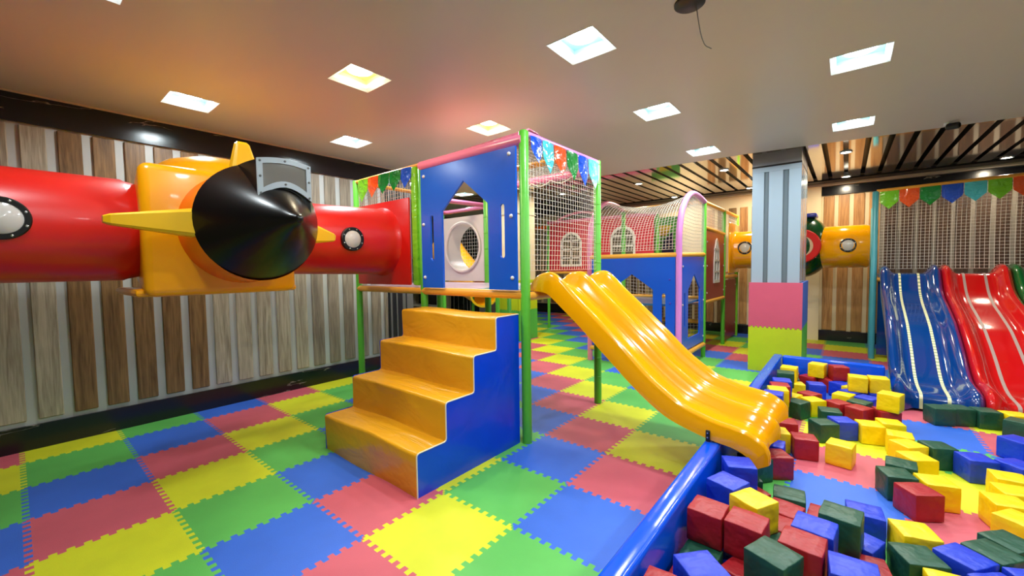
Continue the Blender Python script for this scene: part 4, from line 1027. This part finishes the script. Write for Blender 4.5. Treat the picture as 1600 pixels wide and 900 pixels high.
# ------------------------------------------------------------------ block pit border
PB = 0.345
mb = MB(); mb.rbox((1.97, -3.0, 0), (2.07, 5.10, PB), 0.022, 'pitblue', seg=3)
tag(mb.build('pit_wall'), 'long blue padded pit wall running under the amber slide end', 'pit wall', 'padded pit walls')
mb = MB(); mb.rbox((2.074, 5.0, 0), (3.05, 5.10, PB), 0.022, 'pitblue', seg=3)
tag(mb.build('pit_wall'), 'short blue padded pit wall at the back, meeting the blue slide', 'pit wall', 'padded pit walls')
BLOCKS = [
    ('blue', 2.201, 1.277, 69.9, 0.320, 'raised blue foam block in near pile by long pit wall, third blue from left'),
    ('red', 2.180, 0.946, 87.8, 0.320, 'raised red foam block in near pile by long pit wall, third red from left'),
    ('red', 2.348, 0.947, 85.5, 0.320, 'raised red foam block in near pile by long pit wall, fifth red from left'),
    ('yellow', 2.341, 1.169, 61.9, 0.320, 'raised yellow foam block in near pile by long pit wall, the only yellow one there'),
    ('green', 2.475, 0.764, 68.4, 0.320, 'raised green foam block in near pile by long pit wall, second green from left'),
    ('red', 2.263, 1.560, 58.5, 0.160, 'red foam block in near pile by long pit wall, sixth red from left'),
    ('red', 2.447, 1.479, 78.4, 0.160, 'red foam block in near pile by long pit wall, eighth red from left'),
    ('red', 2.459, 1.299, 0.4, 0.160, 'red foam block in near pile by long pit wall, seventh red from left'),
    ('red', 2.564, 0.927, 84.9, 0.320, 'raised red foam block in near pile by long pit wall, ninth red from left'),
    ('blue', 2.598, 1.090, 84.3, 0.320, 'raised blue foam block in near pile by long pit wall, fifth blue from left'),
    ('green', 2.691, 1.282, 83.4, 0.320, 'raised green foam block in near pile by long pit wall, rightmost green'),
    ('green', 2.451, 1.666, 5.3, 0.160, 'green foam block in near pile by long pit wall, fourth green from left'),
    ('blue', 2.792, 1.720, 5.2, 0.160, 'blue foam block in near pile by long pit wall, rightmost blue'),
    ('blue', 2.762, 1.391, 69.9, 0.160, 'blue foam block in near pile by long pit wall, seventh blue from left'),
    ('blue', 2.734, 0.846, 4.2, 0.320, 'raised blue foam block in near pile by long pit wall, sixth blue from left'),
    ('red', 2.785, 1.183, 10.0, 0.160, 'red foam block in near pile by long pit wall, rightmost red'),
    ('green', 2.971, 1.414, 25.6, 0.160, 'green foam block in the bottom right corner pile, leftmost green'),
    ('yellow', 3.069, 1.259, 13.6, 0.160, 'yellow foam block in the bottom right corner pile, rightmost yellow'),
    ('yellow', 2.982, 1.653, 20.2, 0.160, 'yellow foam block in the bottom right corner pile, leftmost yellow'),
    ('blue', 3.137, 1.533, 53.3, 0.160, 'blue foam block in the bottom right corner pile, leftmost blue'),
    ('green', 3.248, 1.661, 49.9, 0.160, 'green foam block in the bottom right corner pile, rightmost green'),
    ('green', 3.330, 1.816, 46.9, 0.160, 'green foam block in the cluster by the right edge, the only green one there'),
    ('blue', 3.227, 1.372, 41.2, 0.160, 'blue foam block in the bottom right corner pile, second blue from left'),
    ('blue', 3.354, 1.502, 28.5, 0.160, 'blue foam block in the bottom right corner pile, rightmost blue'),
    ('red', 3.048, 2.186, 35.1, 0.160, 'red foam block on the open mats mid pit, rightmost red'),
    ('green', 2.964, 2.374, 20.3, 0.160, 'green foam block on the open mats mid pit, second green from left'),
    ('green', 3.001, 2.569, 86.7, 0.160, 'green foam block on the open mats mid pit, third green from left'),
    ('yellow', 3.146, 2.390, 19.8, 0.160, 'yellow foam block on the open mats mid pit, rightmost yellow'),
    ('yellow', 3.094, 2.766, 33.9, 0.160, 'yellow foam block on the open mats mid pit, sixth yellow from left'),
    ('yellow', 3.072, 3.008, 41.5, 0.160, 'yellow foam block on the open mats mid pit, fifth yellow from left'),
    ('yellow', 3.041, 3.206, 0.4, 0.160, 'yellow foam block on the open mats mid pit, fourth yellow from left'),
    ('yellow', 2.866, 3.350, 18.5, 0.160, 'yellow foam block on the open mats mid pit, third yellow from left'),
    ('yellow', 3.003, 3.497, 16.0, 0.160, 'yellow foam block in front part of the far pile, fourth yellow from left'),
    ('blue', 2.686, 3.324, 30.3, 0.160, 'blue foam block on the open mats mid pit, the only blue one there'),
    ('green', 2.562, 3.168, 36.8, 0.160, 'green foam block on the open mats mid pit, leftmost green'),
    ('red', 2.456, 2.695, 15.8, 0.160, 'red foam block on the open mats mid pit, leftmost red'),
    ('yellow', 2.681, 2.716, 79.8, 0.160, 'yellow foam block on the open mats mid pit, second yellow from left'),
    ('green', 2.337, 3.679, 63.7, 0.160, 'green foam block in front part of the far pile, second green from left'),
    ('yellow', 2.453, 3.844, 42.4, 0.160, 'yellow foam block in front part of the far pile, second yellow from left'),
    ('yellow', 2.264, 3.889, 70.6, 0.160, 'yellow foam block in front part of the far pile, leftmost yellow'),
    ('green', 2.594, 3.561, 12.1, 0.160, 'green foam block in front part of the far pile, third green from left'),
    ('red', 2.650, 3.885, 49.2, 0.160, 'red foam block in front part of the far pile, third red from left'),
    ('red', 2.808, 3.805, 58.0, 0.160, 'red foam block in front part of the far pile, fourth red from left'),
    ('red', 2.999, 3.858, 22.8, 0.160, 'red foam block in front part of the far pile, rightmost red'),
    ('green', 2.814, 4.019, 67.1, 0.160, 'green foam block in front part of the far pile, rightmost green'),
    ('blue', 2.878, 4.229, 62.7, 0.160, 'blue foam block in front part of the far pile, rightmost blue'),
    ('yellow', 3.024, 3.852, 73.0, 0.320, 'raised yellow foam block in front part of the far pile, rightmost yellow'),
    ('yellow', 2.692, 4.226, 71.9, 0.160, 'yellow foam block in front part of the far pile, third yellow from left'),
    ('red', 2.412, 4.057, 58.6, 0.160, 'red foam block in front part of the far pile, second red from left'),
    ('yellow', 2.777, 4.600, 56.0, 0.160, 'yellow foam block in the pile against the back pit wall, fourth yellow from left'),
    ('blue', 2.761, 4.410, 54.7, 0.160, 'blue foam block in the pile against the back pit wall, third blue from left'),
    ('blue', 2.662, 4.724, 56.4, 0.160, 'blue foam block in the pile against the back pit wall, second blue from left'),
    ('blue', 2.949, 4.870, 63.5, 0.160, 'blue foam block in the pile against the back pit wall, rightmost blue'),
    ('yellow', 2.802, 4.436, 3.1, 0.320, 'raised yellow foam block in the pile against the back pit wall, fifth yellow from left'),
    ('yellow', 2.967, 4.494, 8.4, 0.320, 'raised yellow foam block in the pile against the back pit wall, rightmost yellow'),
    ('red', 2.966, 4.673, 8.7, 0.160, 'red foam block in the pile against the back pit wall, rightmost red'),
    ('green', 3.388, 4.258, 25.8, 0.160, 'green foam block before the blue and red slide ends, leftmost green'),
    ('green', 3.698, 4.386, 18.4, 0.160, 'green foam block before the blue and red slide ends, third green from left'),
    ('green', 3.527, 4.351, 25.3, 0.160, 'green foam block before the blue and red slide ends, second green from left'),
    ('yellow', 3.873, 4.385, 19.0, 0.160, 'yellow foam block before the blue and red slide ends, the only yellow one there'),
    ('blue', 3.728, 3.605, 47.1, 0.160, 'blue foam block in the cluster by the right edge, second blue from left'),
    ('green', 3.237, 3.099, 27.0, 0.160, 'green foam block on the open mats mid pit, rightmost green'),
    ('blue', 3.411, 2.990, 22.4, 0.160, 'blue foam block in the cluster by the right edge, leftmost blue'),
    ('yellow', 3.511, 2.731, 6.8, 0.160, 'yellow foam block in the cluster by the right edge, second yellow from left'),
    ('yellow', 3.488, 2.508, 14.2, 0.160, 'yellow foam block in the cluster by the right edge, third yellow from left'),
    ('yellow', 3.415, 2.317, 15.7, 0.160, 'yellow foam block in the cluster by the right edge, leftmost yellow'),
    ('yellow', 3.428, 2.115, 52.6, 0.160, 'yellow foam block in the cluster by the right edge, rightmost yellow'),
    ('yellow', 2.444, 4.883, 78.1, 0.320, 'raised yellow foam block in the pile against the back pit wall, third yellow from left'),
    ('red', 2.640, 4.862, 21.8, 0.320, 'raised red foam block in the pile against the back pit wall, fourth red from left'),
    ('red', 2.181, 4.894, 87.2, 0.160, 'red foam block in the pile against the back pit wall, leftmost red'),
    ('red', 2.368, 4.872, 67.3, 0.160, 'red foam block in the pile against the back pit wall, second red from left'),
    ('red', 2.556, 4.866, 58.3, 0.160, 'red foam block in the pile against the back pit wall, third red from left'),
    ('blue', 2.445, 4.528, 16.2, 0.160, 'blue foam block in the pile against the back pit wall, leftmost blue'),
    ('yellow', 2.263, 4.414, 18.4, 0.160, 'yellow foam block in the pile against the back pit wall, second yellow from left'),
    ('green', 2.186, 4.200, 6.1, 0.320, 'raised green foam block in front part of the far pile, leftmost green'),
    ('yellow', 2.194, 4.501, 87.1, 0.320, 'raised yellow foam block in the pile against the back pit wall, leftmost yellow'),
    ('green', 2.202, 4.635, 9.0, 0.160, 'green foam block in the pile against the back pit wall, leftmost green'),
    ('blue', 2.192, 3.816, 11.9, 0.320, 'raised blue foam block in front part of the far pile, leftmost blue'),
    ('red', 2.195, 3.613, 14.4, 0.320, 'raised red foam block in front part of the far pile, leftmost red'),
    ('yellow', 2.198, 3.443, 15.6, 0.320, 'raised yellow foam block on the open mats mid pit, leftmost yellow'),
    ('blue', 2.181, 3.260, 2.2, 0.320, 'raised blue foam block beside the amber slide end, rightmost blue'),
    ('green', 2.764, 4.885, 79.9, 0.160, 'green foam block in the pile against the back pit wall, rightmost green'),
    ('red', 4.054, 4.213, 71.7, 0.160, 'red foam block before the blue and red slide ends, rightmost red'),
    ('red', 4.074, 4.392, 77.8, 0.160, 'red foam block before the blue and red slide ends, leftmost red'),
    ('green', 3.857, 4.172, 64.2, 0.160, 'green foam block before the blue and red slide ends, rightmost green'),
    ('blue', 3.605, 3.014, 43.4, 0.160, 'blue foam block in the cluster by the right edge, rightmost blue'),
    ('red', 2.304, 3.002, 15.8, 0.160, 'red foam block beside the amber slide end, rightmost red'),
    ('yellow', 2.272, 2.721, 19.7, 0.160, 'yellow foam block beside the amber slide end, the only yellow one there'),
    ('blue', 2.276, 2.421, 1.5, 0.160, 'blue foam block beside the amber slide end, leftmost blue'),
    ('red', 2.322, 2.226, 34.9, 0.160, 'red foam block beside the amber slide end, leftmost red'),
    ('blue', 2.205, 1.551, 26.3, 0.320, 'raised blue foam block in near pile by long pit wall, fourth blue from left'),
    ('green', 2.206, 1.750, 27.0, 0.160, 'green foam block beside the amber slide end, leftmost green'),
    ('green', 2.211, 2.079, 51.4, 0.160, 'green foam block beside the amber slide end, rightmost green'),
    ('green', 2.180, 0.810, 87.9, 0.160, 'green foam block in near pile by long pit wall, leftmost green'),
    ('red', 2.180, 0.640, 1.8, 0.160, 'red foam block in near pile by long pit wall, second red from left'),
    ('red', 2.182, 0.302, 3.1, 0.320, 'raised red foam block in near pile by long pit wall, leftmost red'),
    ('blue', 2.263, 0.498, 47.9, 0.320, 'raised blue foam block in near pile by long pit wall, leftmost blue'),
    ('blue', 2.240, 0.989, 67.0, 0.120, 'blue foam block in near pile by long pit wall, second blue from left'),
    ('red', 2.369, 0.821, 70.8, 0.160, 'red foam block in near pile by long pit wall, fourth red from left'),
    ('green', 2.480, 1.105, 60.5, 0.160, 'green foam block in near pile by long pit wall, third green from left'),
    ('red', 2.625, 1.625, 86.9, 0.120, 'red foam block in near pile by long pit wall, tenth red from left'),
    ('blue', 2.201, 1.277, 69.9, 0.160, 'blue foam block mostly buried beneath other blocks, third blue from left'),
    ('green', 2.562, 0.907, 84.9, 0.160, 'green foam block mostly buried beneath other blocks, rightmost green'),
    ('red', 2.734, 0.846, 4.2, 0.160, 'red foam block mostly buried beneath other blocks, the only red one there'),
    ('blue', 2.967, 4.494, 8.4, 0.160, 'blue foam block mostly buried beneath other blocks, rightmost blue'),
    ('yellow', 2.186, 4.200, 6.1, 0.160, 'yellow foam block mostly buried beneath other blocks, rightmost yellow'),
    ('yellow', 2.187, 3.534, 14.4, 0.160, 'yellow foam block mostly buried beneath other blocks, leftmost yellow'),
    ('green', 2.181, 3.260, 2.2, 0.160, 'green foam block mostly buried beneath other blocks, leftmost green'),
    ('blue', 2.182, 0.302, 3.1, 0.160, 'blue foam block mostly buried beneath other blocks, leftmost blue'),
    ('blue', 2.290, 0.469, 47.9, 0.160, 'blue foam block mostly buried beneath other blocks, second blue from left'),
]
# ------------------------------------------------------------------ foam blocks in the pit
def block_mesh(key, seed):
    rnd = random.Random(seed)
    bm = bmesh.new(); bmesh.ops.create_cube(bm, size=1.0)
    bmesh.ops.subdivide_edges(bm, edges=list(bm.edges), cuts=3, use_grid_fill=True)
    S = 0.158
    for v in bm.verts:
        p = v.co.copy()
        k = (1 - (2 * p.x) ** 4) * (1 - (2 * p.y) ** 4) if abs(p.z) > 0.499 else (1 - (2 * p.z) ** 4) * (1 - (2 * (p.x if abs(p.x) < 0.499 else p.y)) ** 4)
        nrm = Vector([c if abs(c) > 0.499 else 0 for c in p])
        cnt = sum(1 for c in p if abs(c) > 0.499)
        b = 0.012 * max(0, k) if cnt == 1 else (-0.008 if cnt == 3 else 0.0 if cnt == 2 else 0)
        q = p + nrm * b + Vector((rnd.uniform(-1, 1), rnd.uniform(-1, 1), rnd.uniform(-1, 1))) * 0.008
        v.co = q * S
    zlo = min(v.co.z for v in bm.verts)
    for v in bm.verts: v.co.z -= zlo
    sharp = [e for e in bm.edges if e.calc_face_angle(0) > 0.9]
    bmesh.ops.bevel(bm, geom=sharp, offset=0.004, segments=2, profile=0.5, affect='EDGES')
    me = bpy.data.meshes.new('foam_block'); bm.to_mesh(me); bm.free(); me.materials.append(M[key])
    for p in me.polygons: p.use_smooth = True
    return me
kinds = {}
for ci, c in enumerate(('yellow', 'red', 'blue', 'green')):
    for s in range(3):
        o = bpy.data.objects.new('foam_block', block_mesh('fob_' + c, ci * 7 + s)); kinds[(c, s)] = o
rb = random.Random(3)
for i, (c, x, y, yaw, top, label) in enumerate(BLOCKS):
    o = kinds[(c, i % 3)].copy(); COL.objects.link(o)
    lv = max(1, round(top / 0.16)) - 1
    hh = top - 0.16 * lv
    o.location = (x, y, 0.16 * lv + 0.001)
    o.rotation_euler = (0, 0, math.radians(yaw + rb.choice((0, 90, 180, 270))))
    o.scale = (1, 1, hh / 0.16)
    tag(o, label, 'foam block', 'foam blocks in the pit')

# ------------------------------------------------------------------ camera, world, colour
cam = bpy.data.cameras.new('camera'); co = bpy.data.objects.new('camera', cam); COL.objects.link(co)
F_PX, YAW, PITCH, ROLL = 639.246, -0.6852937, 0.0491778, 0.0139618
fw = Vector((math.sin(YAW) * math.cos(PITCH), math.cos(YAW) * math.cos(PITCH), -math.sin(PITCH)))
rt = Vector((math.cos(YAW), -math.sin(YAW), 0)); dn = fw.cross(rt)
c_, s_ = math.cos(ROLL), math.sin(ROLL)
right = rt * c_ + dn * s_; down = dn * c_ - rt * s_
m3 = Matrix((right, -down, -fw)).transposed()
co.matrix_world = Matrix.Translation((2.686274, -1.189541, 1.515103)) @ m3.to_4x4()
cam.sensor_fit = 'HORIZONTAL'; cam.sensor_width = 36.0; cam.lens = 36.0 * F_PX / 1600.0
cam.clip_start = 0.05; cam.clip_end = 60
SC.camera = co
w = bpy.data.worlds.new('world'); SC.world = w; w.use_nodes = True
w.node_tree.nodes['Background'].inputs[0].default_value = (0.02, 0.02, 0.02, 1); w.node_tree.nodes['Background'].inputs[1].default_value = 1.0
SC.view_settings.view_transform = 'Standard'; SC.view_settings.look = 'None'
SC.view_settings.exposure = 0.0; SC.view_settings.gamma = 1.0; SC.view_settings.use_curve_mapping = False
SC.cycles.use_denoising = True
SC.cycles.max_bounces = 8; SC.cycles.diffuse_bounces = 4; SC.cycles.glossy_bounces = 4
SC.cycles.caustics_reflective = False; SC.cycles.caustics_refractive = False
SC.cycles.sample_clamp_indirect = 6.0
